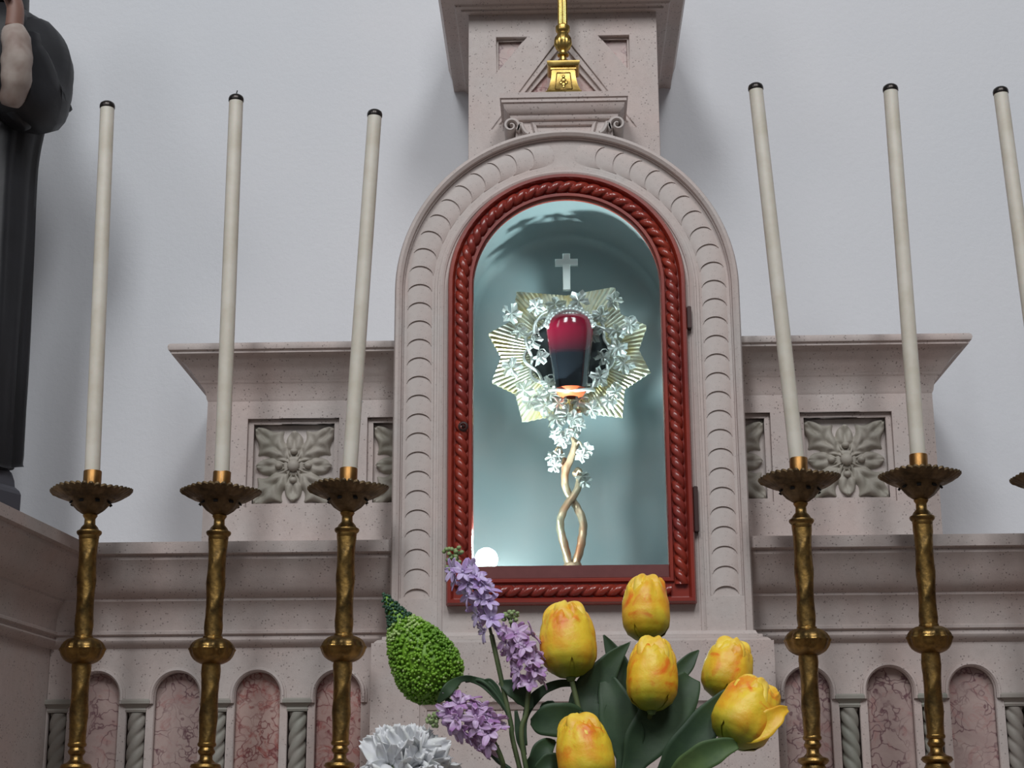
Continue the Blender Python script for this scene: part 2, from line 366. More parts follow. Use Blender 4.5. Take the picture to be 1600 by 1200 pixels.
# ------------------------------------------------------------------ upper retable: rosette panels under a cornice
UY = .12; UX = .885; UZ = 2.742
up_prof = [(0, 2.615), (.003, 2.622), (.006, 2.640), (.015, 2.654), (.0165, 2.657), (.021, 2.661), (.0225, 2.665), (.027, 2.669), (.035, 2.682), (.046, 2.696), (.058, 2.705),
           (.066, 2.714), (.078, 2.717), (.078, 2.722), (.084, 2.725), (.086, 2.732), (.084, 2.739), (.080, UZ), (0, UZ)]
def acanthus(L, W, lobes=3, H=.014, tip=.0):
    def f(u, v):
        s = (v-.5)*2
        env = sin(pi*min(1, u*.93+.05))**.7*(.45+.85*u) if u < .78 else sin(pi*min(1, u*.93+.05))**.7*(.45+.85*.78)
        lob = 1-.50*abs(sin(pi*(u*lobes+.1)))**.6*(1 if u < .95 else .4)
        wd = W*env*(1.28-.55*(1-lob)*2)
        x = u*L - abs(s)**1.5*L*.10 + abs(s)*L*.10*(1-u)
        edge = max(0, 1-abs(s)**4)
        z = H*edge*(.65+.45*u)*(1-.35*exp(-(s/.13)**2))+H*.22*edge*cos(pi*2*(u*lobes-abs(s)*.9+.25))
        if u > .97: z *= .4
        return Vector((x, s*wd, z))
    return f
def rosette(parent, cx, cz, y):
    root = link('rosette', None, None) if False else None
    bm = bmesh.new(); blob(bm, (0, 0, .016), .0155, 2, (1, 1, .8))
    lathe([(.026, 0), (.026, .008), (.021, .013), (.016, .012)], 20, None, True, 40, bm)
    R0 = Matrix.Translation((cx, y, cz)) @ Matrix.Rotation(pi/2, 4, 'X')
    me = fin(bm, True); me.transform(R0); boss = link('rosette', me, M_ROSETTE, parent)
    for k in range(4):
        a = pi/4+k*pi/2
        g = grid(acanthus(.130, .043, 3.0, .019), 34, 16, 0); g.transform(R0 @ Matrix.Rotation(a, 4, 'Z') @ Matrix.Translation((.008, 0, 0)))
        link('leaf', g, M_ROSETTE, boss)
        a = k*pi/2
        g = grid(acanthus(.080 if k % 2 else .084, .033, 2.0, .014), 22, 14, 0); g.transform(R0 @ Matrix.Rotation(a, 4, 'Z') @ Matrix.Translation((.010, 0, 0)))
        link('leaf', g, M_ROSETTE, boss)
        bm = bmesh.new(); blob(bm, (.036*cos(a), .036*sin(a), .013), .0095, 2, (1, .85, 1.1))
        b = fin(bm, True); b.transform(R0); link('bead', b, M_ROSETTE, boss)
def upper(sg):
    side = 'left' if sg < 0 else 'right'
    t = thing('rosette_retable', 'stone block with carved leaf rosettes under a jutting cornice, %s of the niche' % side, 'altar back', (sg*.65, UY, ZT))
    fl = (lambda me: me) if sg < 0 else mirror_x
    link('cornice', fl(sweep([(-.40, UY), (-UX, UY), (-UX, WALL_Y)], up_prof)), M_STONE, t)
    cs = [.672, .378]; zc = 2.461; hw = .1125; hh = .1105
    def outl(a, b): return [(-UX, ZT), (-.40, ZT), (-.40, zc-b), (-cs[1]-a, zc-b), (-cs[1]-a, zc+b), (-.40, zc+b), (-.40, 2.62), (-UX, 2.62)]
    rect = lambda c, a, b: [(-c-a, zc-b), (-c+a, zc-b), (-c+a, zc+b), (-c-a, zc+b)]
    link('panel_face', fl(plate(outl(hw, hh), [rect(cs[0], hw, hh)], UY, UY+.012)), M_STONE, t)
    link('panel_inner', fl(plate(outl(hw-.013, hh-.011), [rect(cs[0], hw-.013, hh-.011)], UY+.0125, UY+.033)), M_STONE, t)
    link('back_block', fl(boxme(-UX, -.40, UY+.0335, WALL_Y-.002, ZT, UZ-.003)), M_STONE_PALE, t)
    for c in cs: rosette(t, sg*c, zc-.004, UY+.034)
upper(-1); upper(1)

# ------------------------------------------------------------------ pedestal under the niche
t = thing('niche_pedestal', 'plain speckled stone pedestal carrying the arched niche', 'pedestal', (0, 0, Z0))
PX = .452
link('pedestal_face', plate([(-PX, Z0), (PX, Z0), (PX, 2.004), (-PX, 2.004)], [[(-.342, 1.50), (.342, 1.50), (.342, 1.872), (-.342, 1.872)]], -.045, -.028), M_STONE, t)
link('pedestal_block', boxme(-PX, PX, -.0275, .128, Z0, 2.004), M_STONE, t)
link('panel_moulding', sweep_arch([(.334, 1.508), (.334, 1.864), (-.334, 1.864), (-.334, 1.508)], [(-.008, -.027), (-.008, -.031), (0, -.036), (.008, -.040), (.008, -.027)]), M_STONE, t)
link('top_moulding', sweep([(.412, .12), (.412, -.008), (-.412, -.008), (-.412, .12)], [(-.01, 2.003), (.034, 2.003), (.034, 2.006), (.027, 2.012), (.018, 2.014), (.018, 2.020), (.008, 2.022), (.004, 2.030), (-.01, 2.030)]), M_STONE_PALE, t)

# ------------------------------------------------------------------ arched niche with its glazed red door
NR, ZS = .412, 2.855
t = thing('arched_niche', 'pale stone arched niche with overlapping scale ornament and red glazed door', 'niche', (0, 0, 2.03))
IR = .272
horse = [(.400, 2.11)]+[(.400*cos(a), ZS+.400*sin(a)) for a in [pi*i/60 for i in range(61)]]+[(-.400, 2.11), (-.312, 2.11)]+[(.312*cos(a), ZS+.312*sin(a)) for a in [pi-pi*i/60 for i in range(61)]]+[(.312, 2.11)]
link('face_layer', plate(arch(NR-.006, ZS, 2.03), [horse, arch(IR, ZS, 2.12)], 0, .010, .001), M_STONE_PALE, t)
link('block', plate(arch(NR-.002, ZS, 2.03), [arch(IR+.004, ZS, 2.10)], .0105, .50), M_STONE_PALE, t)
link('block_back', plate(arch(NR-.002, ZS, 2.03), [], .501, WALL_Y), M_STONE_PALE, t)
path = arch(NR-.004, ZS, 2.03, 64)
link('edge_roll', sweep_arch(path, [(-.012, .004), (-.011, -.007), (-.004, -.012), (.003, -.010), (.007, -.002), (.007, .030), (-.004, .030)], False), M_STONE_PALE, t)
for rr in (.3965, .3155):
    link('strip_fillet', sweep_arch(arch(rr, ZS, 2.1105, 60), [(-.003, .011), (-.003, .003), (.003, .003), (.003, .011)], False), M_STONE_PALE, t)
link('inner_roll', sweep_arch(arch(.301, ZS, 2.031, 60), [(-.006, .004), (-.005, -.004), (0, -.006), (.005, -.004), (.006, .004)], False), M_STONE_PALE, t)
# overlapping scales
DL = .0478; HW = .0295
bm = bmesh.new(); NU, NV = 14, 5; G = []
for a in range(NU+1):
    q = -1+2*a/NU; off = .0225*sqrt(max(0, 1-(q*.985)**2)); row = []
    row.append(bm.verts.new((off, q*HW, -.006)))
    for b in range(NV+1):
        v = b/NV; row.append(bm.verts.new((off+v*(DL+.004), q*HW, (.0045*(1-v)**1.0-.0004)*(1-.55*q**6)+.0022*(1-q*q))))
    G.append(row)
for A, B in zip(G, G[1:]):
    for b in range(NV+1): bm.faces.new((A[b], A[b+1], B[b+1], B[b]))
for row in (G[0], G[-1]):   # side walls
    low = [row[0]]+[bm.verts.new((v.co.x, v.co.y, -.006)) for v in row[1:]]
    for k in range(1, len(row)): bm.faces.new((row[k-1], row[k], low[k], low[k-1]) if k > 1 else (row[0], row[1], low[1]))
scale_me = fin(bm, 35); scale_me.materials.append(M_STONE_PALE)
SR = .3555; S0 = 2.112; straight = ZS-S0; total = straight+SR*pi/2-.052; ns = 27; dl = total/ns
for sg in (-1, 1):
    for i in range(ns):
        s = i*dl
        if s <= straight: px_, pz, ang = sg*SR, S0+s, pi/2
        else:
            a = (s-straight)/SR; px_, pz, ang = sg*SR*cos(a), ZS+SR*sin(a), pi/2+sg*a
            ang += sg*dl/2/SR
        o = link('scale_ornament', scale_me, None, t)
        T = Vector((cos(ang), 0, sin(ang))); N = Vector((0, -1, 0)); B_ = N.cross(T)
        o.matrix_basis = Matrix.Translation((px_, .0108, pz)) @ Matrix((T, B_, N)).transposed().to_4x4() @ Matrix.Scale(dl/DL, 4, (1, 0, 0))
# lining: barrel vault then an apse with a half dome
BY = .372
def lin_pt(u, v):
    # v: 0..1 around the arch from right bottom over the crown to left bottom; u: 0..1 from front to back pole
    zb = 2.10; Ls = ZS-zb; La = pi*IR; tot = 2*Ls+La; s = v*tot
    if s < Ls: q = (1, zb+s-ZS, 0)
    elif s > Ls+La: q = (-1, zb+(tot-s)-ZS, 0)
    else:
        a = (s-Ls)/IR; q = (cos(a), 0, sin(a))
    if u < .5:
        r = IR; y = .002+(BY-.03)*u/.5
    elif u < .65:
        k = (u-.5)/.15*pi/2; r = IR-.03*(1-cos(k)); y = BY-.028+.03*sin(k)
    else:
        r = (IR-.03)*(1-(u-.65)/.35); y = BY+.002
    return Vector((q[0]*r, y, ZS+q[1]+q[2]*r))
link('niche_lining', grid(lin_pt, 40, 120, 0, 35), M_LINING, t)
link('niche_floor', boxme(-.271, .271, .003, .38, 2.095, 2.105), M_LINING, t)
# red door
DR, DZ0, DZ1 = .254, 2.122, 2.858
dpath = arch(DR, DZ1, DZ0, 64)
fr_ = link('door', sweep_arch(dpath, [(-.030, .0), (-.030, -.020), (-.027, -.026), (-.020, -.026), (-.0175, -.018), (.0145, -.018), (.017, -.028), (.020, -.033), (.027, -.033), (.031, -.027), (.031, .0)], True), M_RED, t)
fr_['label'] = 'red wooden door frame with rope moulding'
def rope(s, a): return 1-.42*(abs(sin(a+2*pi*s/.056*.5*2/2)))**0 * (0.5+0.5*cos(2*a+2*pi*s/.029))**4
def dense(pts, step):
    out = []; P = [Vector(p) for p in pts]
    for a, b in zip(P, P[1:]):
        k = max(1, int((b-a).length/step)); out += [a.lerp(b, i/k) for i in range(k)]
    return out+[P[-1]]
rp = dense([(x, -.020, z) for x, z in arch(DR-.002, DZ1, DZ0+.012, 120)], .0022)
link('rope_moulding', tube(rp, .0153, 22, mod=rope, smooth=50, up0=(0, -1, 0)), M_RED, fr_)
rp = dense([(-.228, -.020, DZ0), (.228, -.020, DZ0)], .0022)
link('rope_moulding', tube(rp, .0140, 22, mod=rope, smooth=50, up0=(0, -1, 0)), M_RED, fr_)
o = link('bottom_rail', boxme(-.2242, .2242, -.022, -.002, 2.150, 2.180, bevel=.0015), M_RAIL, fr_); o['label'] = 'dull dark red bottom rail'
link('glass_pane', plate(arch(.2245, DZ1, 2.1805, 48), [], -.012, -.008), M_GLASS, fr_)
for z0, z1 in ((2.255, 2.362), (2.745, 2.80)):
    link('hinge', boxme(.2865, .2965, -.022, -.001, z0, z1, bevel=.0015), M_HINGE, fr_)
bm = bmesh.new()
lathe([(.012, 0), (.012, .002), (.008, .005), (.007, .005), (.0065, .001)], 18, None, False, 40, bm); blob(bm, (0, 0, .002), .005, 1)
kh = fin(bm, 40); kh.transform(Matrix.Translation((-.2465, -.034, 2.507)) @ Matrix.Rotation(pi/2, 4, 'X')); link('keyhole', kh, M_HINGE, fr_)

# ------------------------------------------------------------------ stone cap with scrolls on top of the arch
t = thing('scrolled_cap', 'stone cap with two scrolls above the crown of the arch', 'cap stone', (0, .05, 3.26))
capp = [(0, 3.297), (.010, 3.300), (.014, 3.306), (.014, 3.311), (.020, 3.314), (.028, 3.324), (.031, 3.335), (.035, 3.337), (.035, 3.344), (.039, 3.347), (.039, 3.361), (0, 3.361)]
link('abacus', sweep([(.120, .115), (.120, .012), (-.120, .012), (-.120, .115)], capp), M_STONE, t)
link('core', boxme(-.121, .121, .011, .119, 3.20, 3.3605), M_STONE, t)
link('front_panel', sweep_arch([(.070, 3.262), (.078, 3.292), (-.078, 3.292), (-.070, 3.262)], [(-.008, .012), (-.006, .004), (.001, .001), (.006, .012)]), M_STONE, t)
def volute(sg):
    inner, outer = [], []; cx, cz = .134, 3.277
    for i in range(46):
        k = i/45; a = pi*.5+2*pi*1.45*(1-k)*1.0; r = .004+.0175*k**.9
        outer.append((cx+r*cos(-a+pi), cz+r*sin(-a+pi))); inner.append((cx+(r-.0052*(.4+.6*k))*cos(-a+pi), cz+(r-.0052*(.4+.6*k))*sin(-a+pi)))
    return outer, inner
def ribbon_plate(pts, wd, y0, y1):
    P = [Vector(p) for p in pts]; bm = bmesh.new(); R_ = []
    for i, p in enumerate(P):
        T = (P[min(i+1, len(P)-1)]-P[max(i-1, 0)]).normalized(); N = Vector((-T.y, T.x)); h = wd[i]/2
        a, b = p+N*h, p-N*h
        R_.append([bm.verts.new((a.x, y1, a.y)), bm.verts.new((a.x, y0+.003, a.y)), bm.verts.new(((a.x*.75+b.x*.25), y0, (a.y*.75+b.y*.25))),
                   bm.verts.new(((a.x*.25+b.x*.75), y0, (a.y*.25+b.y*.75))), bm.verts.new((b.x, y0+.003, b.y)), bm.verts.new((b.x, y1, b.y))])
    for A, B in zip(R_, R_[1:]):
        for j in range(6): bm.faces.new((A[j], A[(j+1) % 6], B[(j+1) % 6], B[j]))
    bm.faces.new(R_[0]); bm.faces.new(R_[-1][::-1]); return fin(bm, 40)
sp_ = []
for i in range(40):
    k = i/39; a = radians(60)+radians(520)*(k); r = .0035+.0175*k
    sp_.append((.132+r*cos(a), 3.279+r*sin(a)))
# continue the ribbon from the scroll inwards and down to the arch
sp_ += [tuple(p[:2]) for p in spline([(sp_[-1][0], sp_[-1][1], 0), (.108, 3.284, 0), (.102, 3.272, 0), (.096, 3.262, 0), (.088, 3.257, 0)], 5)][1:]
wd_ = [.0045+.0055*min(1, i/40) for i in range(len(sp_))]
vol = ribbon_plate([(x_, z_+.004) for x_, z_ in sp_], wd_, -.006, .10)
link('scroll', vol, M_STONE_PALE, t); link('scroll', mirror_x(vol), M_STONE_PALE, t)
tl = ribbon_plate([(.236, 3.195), (.215, 3.214), (.195, 3.224), (.17, 3.233), (.145, 3.243), (.120, 3.252)], [.006, .010, .012, .011, .010, .009], .02, .11)
link('scroll_tail', tl, M_STONE, t); link('scroll_tail', mirror_x(tl), M_STONE, t)

# ------------------------------------------------------------------ tall stone canopy pillar behind
t = thing('canopy_pillar', 'square stone pillar with gable panel and overhanging cornice above the niche', 'pillar', (0, .12, 3.15))
TX, TY, TZ = .245, .12, 3.655
tri = lambda s, e=0: [(s*(.173-e), 3.590-e), (s*(.092+e*2.2), 3.590-e), (s*(.173-e), 3.488+e*2.2)]
gab = lambda e: [(0, 3.598-e*1.75), (-(3.598-3.33)*.70+e*1.3, 3.33+e), ((3.598-3.33)*.70-e*1.3, 3.33+e)]
link('pillar_face', plate([(-TX, 3.15), (TX, 3.15), (TX, 4.05), (-TX, 4.05)], [tri(1), tri(-1), gab(0)], TY, TY+.03, .0015), M_STONE, t)
link('pillar_block', boxme(-TX+.001, TX-.001, TY+.031, WALL_Y-.002, 3.15, 4.05), M_STONE, t)
for s in (-1, 1):
    link('marble_inlay', plate(tri(s)[::s], [], TY+.024, TY+.0305), M_MARBLE, t)
    link('inlay_moulding', plate(tri(s), [tri(s, .005)], TY+.014, TY+.0238), M_STONE, t)
link('marble_inlay', plate(gab(.02), [], TY+.026, TY+.0305), M_MARBLE_RED, t)
link('gable_moulding', plate(gab(.001), [gab(.016)], TY+.006, TY+.029, .001), M_STONE, t)
link('gable_moulding', plate(gab(.012), [gab(.030)], TY+.016, TY+.0295, .001), M_STONE, t)
tp = [(0, TZ), (.018, TZ), (.019, TZ+.005), (.032, TZ+.006), (.036, TZ+.011), (.050, TZ+.013), (.056, TZ+.011), (.069, TZ+.011), (.071, TZ+.04), (.085, TZ+.08), (.085, TZ+.12), (0, TZ+.12)]
link('cornice', sweep([(TX, WALL_Y), (TX, TY), (-TX, TY), (-TX, WALL_Y)], tp), M_STONE, t)

# ------------------------------------------------------------------ brass cross stand on the cap
t = thing('altar_cross', 'polished brass standing cross on a square foot atop the cap stone', 'cross', (0, .018, 3.3612))
bm = bmesh.new(); sq = [(.040, 0), (.041, .004), (.038, .006), (.032, .020), (.028, .036), (.027, .050), (.027, .054)]
rings = [[bm.verts.new((sx*r, sy*r, z)) for sx, sy in ((-1, -1), (1, -1), (1, 1), (-1, 1))] for r, z in sq]
for A, B in zip(rings, rings[1:]):
    for i in range(4): bm.faces.new((A[i], A[(i+1) % 4], B[(i+1) % 4], B[i]))
bm.faces.new(rings[0][::-1]); bm.faces.new(rings[-1])
bmesh.ops.bevel(bm, geom=[e for e in bm.edges if abs(e.verts[0].co.z-e.verts[1].co.z) > .001], offset=.0015, segments=2, affect='EDGES')
foot = link('foot', fin(bm, 30), M_GOLD, t, True)
def fy(z):  # front of the foot at height z
    for (r1, z1), (r2, z2) in zip(sq, sq[1:]):
        if z1 <= z <= z2 and z2 > z1: return -(r1+(r2-r1)*(z-z1)/(z2-z1))
    return -.03
bm = bmesh.new(); P4 = [(-.0195, .008), (.0195, .008), (.0150, .047), (-.0150, .047)]
for (x0, z0), (x1, z1) in zip(P4, P4[1:]+P4[:1]): tube([(x0, fy(z0)-.0005, z0), ((x0+x1)/2, fy((z0+z1)/2)-.0005, (z0+z1)/2), (x1, fy(z1)-.0005, z1)], .0011, 6, bm)
link('panel_border', fin(bm, True), M_BRASS, t, True)
bm = bmesh.new()
for dx, dz, r in ((0, .0385, .0042), (0, .030, .0060), (-.006, .024, .0045), (.006, .024, .0045), (0, .020, .0058), (-.005, .031, .0028), (.005, .031, .0028), (0, .0145, .004), (-.0085, .0265, .0025), (.0085, .0265, .0025)):
    blob(bm, (dx, fy(dz)+.0005, dz), r, 2, (1, .55, 1))
link('bust_relief', fin(bm, True), M_GOLD, t, True)
sq2 = [(.0, .0545), (.029, .0545), (.029, .058), (.034, .060), (.037, .066), (.037, .070), (.034, .0715), (.0, .0715)]
link('foot_moulding', sweep([(0.0001, .0001), (-.0001, .0001), (-.0001, -.0001), (.0001, -.0001)][::-1], [(r, z) for r, z in sq2], True), M_GOLD, t, True)
pr = [(.0, .071), (.020, .072), (.014, .078), (.008, .084), (.0075, .092), (.013, .094), (.014, .097), (.009, .100), (.009, .104), (.016, .110), (.0195, .120), (.0185, .132), (.0135, .140), (.0125, .144), (.0155, .147), (.0165, .150), (.0165, .158), (.0135, .160), (.0115, .162)]
link('knop', lathe(pr, 36, lambda r, z, a: (r*(1+(.05*cos(18*a) if .106 < z < .140 else 0)), z), caps=False), M_GOLD, t, True)
link('shaft', lathe([(.0115, .161), (.0115, .162), (.0108, .42), (.0108, .43)], 60, lambda r, z, a: (r*(1-.14*(.5+.5*cos(12*a))**2), z)), M_GOLD, t, True)
cr = plate([(-.012, .43), (.012, .43), (.012, .60), (.075, .60), (.075, .624), (.012, .624), (.012, .69), (-.012, .69), (-.012, .624), (-.075, .624), (-.075, .60), (-.012, .60)], [], -.006, .006, .0015)
link('cross', cr, M_GOLD, t, True); t.scale = (1.10, 1.0, 1.27)

# ------------------------------------------------------------------ reliquary inside the niche
RY = .19
rc = at(889, 553, RY); kpx = (at(900, 553, RY)-at(800, 553, RY)).length/100
t = thing('reliquary', 'sunburst reliquary on a twisted vine stem behind the glass', 'reliquary', (rc.x, RY, 2.106))
SV = sorted([(20, 132), (56, 133), (128, 133), (164.5, 132), (200, 130), (236, 132), (308, 132), (346, 131), (38, 105), (3, 110), (326, 104), (217, 106), (182, 107), (147, 105), (92, 97), (272, 93)])
def star_r(a):
    """straight-edged ten-ray star without its top and bottom points"""
    d = math.degrees(a) % 360; V = SV+[(SV[0][0]+360, SV[0][1])]
    if d < SV[0][0]: d += 360
    for (a0, r0_), (a1, r1_) in zip(V, V[1:]):
        if a0 <= d <= a1:
            p, q = radians(a0), radians(a1); x = radians(d)
            return kpx*r0_*r1_*sin(q-p)/(r0_*sin(x-p)+r1_*sin(q-x))
bm = bmesh.new(); NS = 208; ra = []
for i in range(NS):
    a = 2*pi*i/NS; r = star_r(a)*(1-.012*(i % 2)); zf = -.0035 if i % 2 else .0
    ra.append((bm.verts.new((rc.x+.060*cos(a), RY+.001+zf*.4, rc.z+.060*sin(a))), bm.verts.new((rc.x+r*cos(a), RY+.004+zf*1.6, rc.z+r*sin(a))),
               bm.verts.new((rc.x+r*cos(a), RY+.009, rc.z+r*sin(a))), bm.verts.new((rc.x+.060*cos(a), RY+.009, rc.z+.060*sin(a)))))
for i in range(NS):
    A, B = ra[i], ra[(i+1) % NS]
    for j in range(4): bm.faces.new((A[j], B[j], B[(j+1) % 4], A[(j+1) % 4]))
star = link('sunburst', fin(bm), M_RAY, t)
dk = lathe([(.099, 0), (.099, .004), (.0, .0045)], 48, caps=False); dk.transform(Matrix.Translation((rc.x, RY-.002, rc.z)) @ Matrix.Rotation(pi/2, 4, 'X') )
o = link('backing_disc', dk, M_VOID, t); o['label'] = 'dark disc behind the vial'
# vial
vb = at(892, 612, RY-.035); vt = at(887, 497, RY-.035); H = (vt-vb).length
pr = [(.030, 0), (.036, .006), (.041, H*.2), (.047, H*.45), (.053, H*.72), (.0545, H*.85), (.050, H*.95), (.036, H*1.0), (.001, H*1.02)]
vial = lathe([(tuple(p[:2])) for p in spline([(a, b, 0) for a, b in pr], 4)], 40, smooth=True)
vial.transform(Matrix.Translation((vb.x, RY-.050, vb.z)) @ Matrix.Diagonal((1.08, .66, 1, 1)))
o = link('vial', vial, M_RELIC, t); o['label'] = 'dark red glass vial'
bm = bmesh.new()
for q, (rx_, rz_, n_, sz) in enumerate(((.056, .060, 17, .0075), (.062, .070, 17, .0075), (.050, .052, 15, .006), (.067, .078, 11, .006))):
    for i in range(n_):
        a = radians(24+132*i/(n_-1)); blob(bm, (vb.x+rx_*cos(a), RY-.060-.004*(q % 2), vb.z+H*.70+rz_*sin(a)), sz, 1)
link('crest', fin(bm, True), M_SILVER, t)
for sx in (-1, 1):
    link('vial_clip', tube(spline([(vb.x+sx*.058, RY-.03, vb.z+.004), (vb.x+sx*.040, RY-.07, vb.z-.004), (vb.x+sx*.02, RY-.078, vb.z-.008), (vb.x, RY-.078, vb.z-.008)]), .004, 8), M_SILVER, t)
o = link('cup_collar', lathe([(.018, -.014), (.030, -.010), (.037, 0), (.039, .006), (.034, .004)], 28, caps=False, off=(vb.x, RY-.048, vb.z-.004)), M_ORANGE, t); o['label'] = 'coral coloured collar under the vial'
# vine wreath
def wr(a, r, y=-.012): return Vector((rc.x+r*cos(a), RY+y, rc.z+r*sin(a)))
for k in range(2):
    pts = [wr(radians(-82)+2*pi*i/70*(.97), .104+.010*sin(i*.55+k*pi), -.020+.010*cos(i*.55+k*pi)) for i in range(71)]
    link('vine', tube(pts, .0042, 8), M_SILVER, t)
def vine_leaf(size):
    bm = bmesh.new(); n = 25; cv = bm.verts.new((0, 0, size*.22)); rim = []
    for i in range(n-1):
        a = -pi*.92+2*pi*.92*i/(n-2); r = size*(.62+.38*abs(cos(2.5*a)))*(1 if i % 2 else .86)
        rim.append(bm.verts.new((r*cos(a), r*sin(a), size*.10*sin(5*a)+size*.05)))
    mid = [bm.verts.new((v.co.x*.55, v.co.y*.55, size*.2+size*.12*(1 if i % 4 < 2 else -1))) for i, v in enumerate(rim)]
    for i in range(len(rim)-1):
        bm.faces.new((cv, mid[i], mid[i+1])); bm.faces.new((mid[i], rim[i], rim[i+1], mid[i+1]))
    bmesh.ops.solidify(bm, geom=list(bm.faces), thickness=.0012)
    me = fin(bm); me.materials.append(M_SILVER); return me
leaf_me = [vine_leaf(.026), vine_leaf(.031)]
spots = [(838, 480), (905, 470), (938, 492), (962, 520), (985, 508), (925, 520), (942, 560), (975, 570), (845, 560), (800, 575), (858, 600), (820, 610), (960, 612), (850, 635), (830, 628), (872, 632), (905, 628), (885, 648), (925, 640),
         (936, 590), (812, 520), (868, 478), (835, 535), (965, 545), (845, 620), (870, 655), (898, 655), (862, 618), (950, 628), (800, 490), (960, 470)]
for i, (x, y) in enumerate(spots):
    p = at(x, y, RY-.03-.012*random.random()); o = link('vine_leaf', leaf_me[i % 2], None, t)
    o.matrix_basis = Matrix.Translation(p) @ Matrix.Rotation(pi/2, 4, 'X') @ Matrix.Rotation(random.uniform(0, 6.28), 4, 'Z') @ Matrix.Rotation(random.uniform(-.5, .5), 4, 'X') @ Matrix.Rotation(random.uniform(-.5, .5), 4, 'Y')
bm = bmesh.new()   # tendrils
for x, y in spots[::2]:
    p = at(x, y, RY-.025); q = [p+Vector((.012*cos(j*.8)*(1-j/12), -.004-j*.0006, .018-j*.003+.012*sin(j*.8)*(1-j/12))) for j in range(10)]
    tube(q, .0013, 6, bm)
tube(spline([wr(radians(150), .085, -.02), at(838, 505, RY-.03), at(846, 492, RY-.03), at(857, 486, RY-.03), at(860, 480, RY-.03), at(855, 479, RY-.03), at(854, 484, RY-.03)], 6), .002, 6, bm)
link('tendrils', fin(bm, True), M_SILVER, t)
# small cross on top
c_ = at(885, 413, RY); s_ = kpx
cp = [(-6, -44), (6, -44), (6, -3), (18, -3), (18, 8), (6, 8), (6, 17), (-6, 17), (-6, 8), (-18, 8), (-18, -3), (-6, -3)]
link('top_cross', plate([(c_.x+x*s_, c_.z+y*s_) for x, y in cp], [], RY-.006, RY+.006, .0012), M_SILVER, t)
# twisted vine stem
def strand(pp, rr, name='stem_strand'):
    P = spline([at(x, y, Y) for x, y, Y in pp], 8); n = len(P)
    R_ = [rr[0]+(rr[1]-rr[0])*i/(n-1) for i in range(n)]
    return link(name, tube(P, R_, 12, mod=lambda s, a: 1+.10*sin(3*a+s*90)+.06*sin(s*260+a)), M_VINE, t)
b0 = at(895, 905, RY); bz = 2.106
P = [Vector((b0.x, RY, bz)), at(895, 900, RY), at(894, 880, RY)]
link('trunk', tube(spline(P, 6), [.030]*5+[.022]*8 if False else [.034-.014*i/12 for i in range(13)], 16, mod=lambda s, a: 1+.08*sin(4*a)), M_VINE, t)
strand([(890, 885, RY), (880, 845, RY-.004), (875, 815, RY-.008), (885, 790, RY-.016), (898, 772, RY-.014), (905, 755, RY-.004), (904, 735, RY+.004), (898, 742, RY-.006)], (.0105, .0075))
strand([(898, 885, RY), (908, 850, RY), (911, 820, RY), (903, 795, RY+.006), (892, 778, RY+.004), (884, 762, RY-.004), (884, 735, RY-.010), (894, 712, RY-.012), (900, 692, RY-.010)], (.0105, .0085))
strand([(884, 765, RY-.004), (881, 735, RY+.004), (882, 716, RY+.006)], (.007, .0055), 'side_branch')
strand([(895, 712, RY-.012), (898, 692, RY-.01), (893, 672, RY-.005), (897, 655, RY-.02), (905, 640, RY-.03)], (.008, .006), 'neck')
strand([(876, 815, RY-.006), (872, 806, RY-.004)], (.006, .003), 'twig')
for x0, y0, x1, y1 in ((898, 700, 912, 706), (899, 745, 912, 752), (882, 722, 866, 708)):
    link('twig', tube(spline([at(x0, y0, RY-.01), at((x0+x1)/2, min(y0, y1)-10, RY-.02), at(x1, y1, RY-.02)]), .0028, 8), M_VINE, t)
for x, y, mm in ((874, 686, 0), (884, 680, 0), (868, 678, 0), (880, 692, 0), (862, 716, 0), (866, 728, 0), (872, 712, 0), (913, 706, 1), (909, 712, 1), (918, 702, 1), (914, 752, 2), (910, 746, 2), (905, 664, 0), (897, 676, 0)):
    p = at(x, y, RY-.025); o = link('vine_leaf', leaf_me[0], None, t); o.scale = (.8,)*3
    o.matrix_basis = Matrix.Translation(p) @ Matrix.Rotation(pi/2, 4, 'X') @ Matrix.Rotation(random.uniform(0, 6.28), 4, 'Z') @ Matrix.Rotation(random.uniform(-.6, .6), 4, 'X') @ Matrix.Scale(.78, 4)
# lamp
lp = at(760, 878, .045)
t = thing('niche_lamp', 'small glaring white lamp in the lower left corner behind the glass', 'lamp', (lp.x, .045, 2.106))
link('lamp_foot', lathe([(.022, 2.106), (.022, 2.112), (.007, 2.116), (.007, lp.z-.02), (.016, lp.z-.018), (.018, lp.z-.006), (.018, lp.z)], 20, off=(lp.x, .045, 0)), M_HINGE, t)
bm = bmesh.new(); blob(bm, (lp.x, .045, lp.z+.006), .027, 3); link('bulb', fin(bm, True), M_GLOW, t)
l = bpy.data.lights.new('niche_lamp_light', 'POINT'); l.energy = 4.6; l.color = (.82, 1, 1); l.shadow_soft_size = .022
lo = bpy.data.objects.new('niche_lamp_light', l); C.objects.link(lo); lo.location = (lp.x+.012, .022, lp.z+.05)

l = bpy.data.lights.new('niche_lamp_beam', 'SPOT'); l.energy = 60; l.color = (.84, 1, 1); l.shadow_soft_size = .02; l.spot_size = radians(84); l.spot_blend = .9
lo = bpy.data.objects.new('niche_lamp_beam', l); C.objects.link(lo); lo.location = (lp.x+.016, .020, lp.z+.05)
lo.rotation_euler = (Vector((rc.x+.10, RY-.10, rc.z+.10))-lo.location).to_track_quat('-Z', 'Y').to_euler()

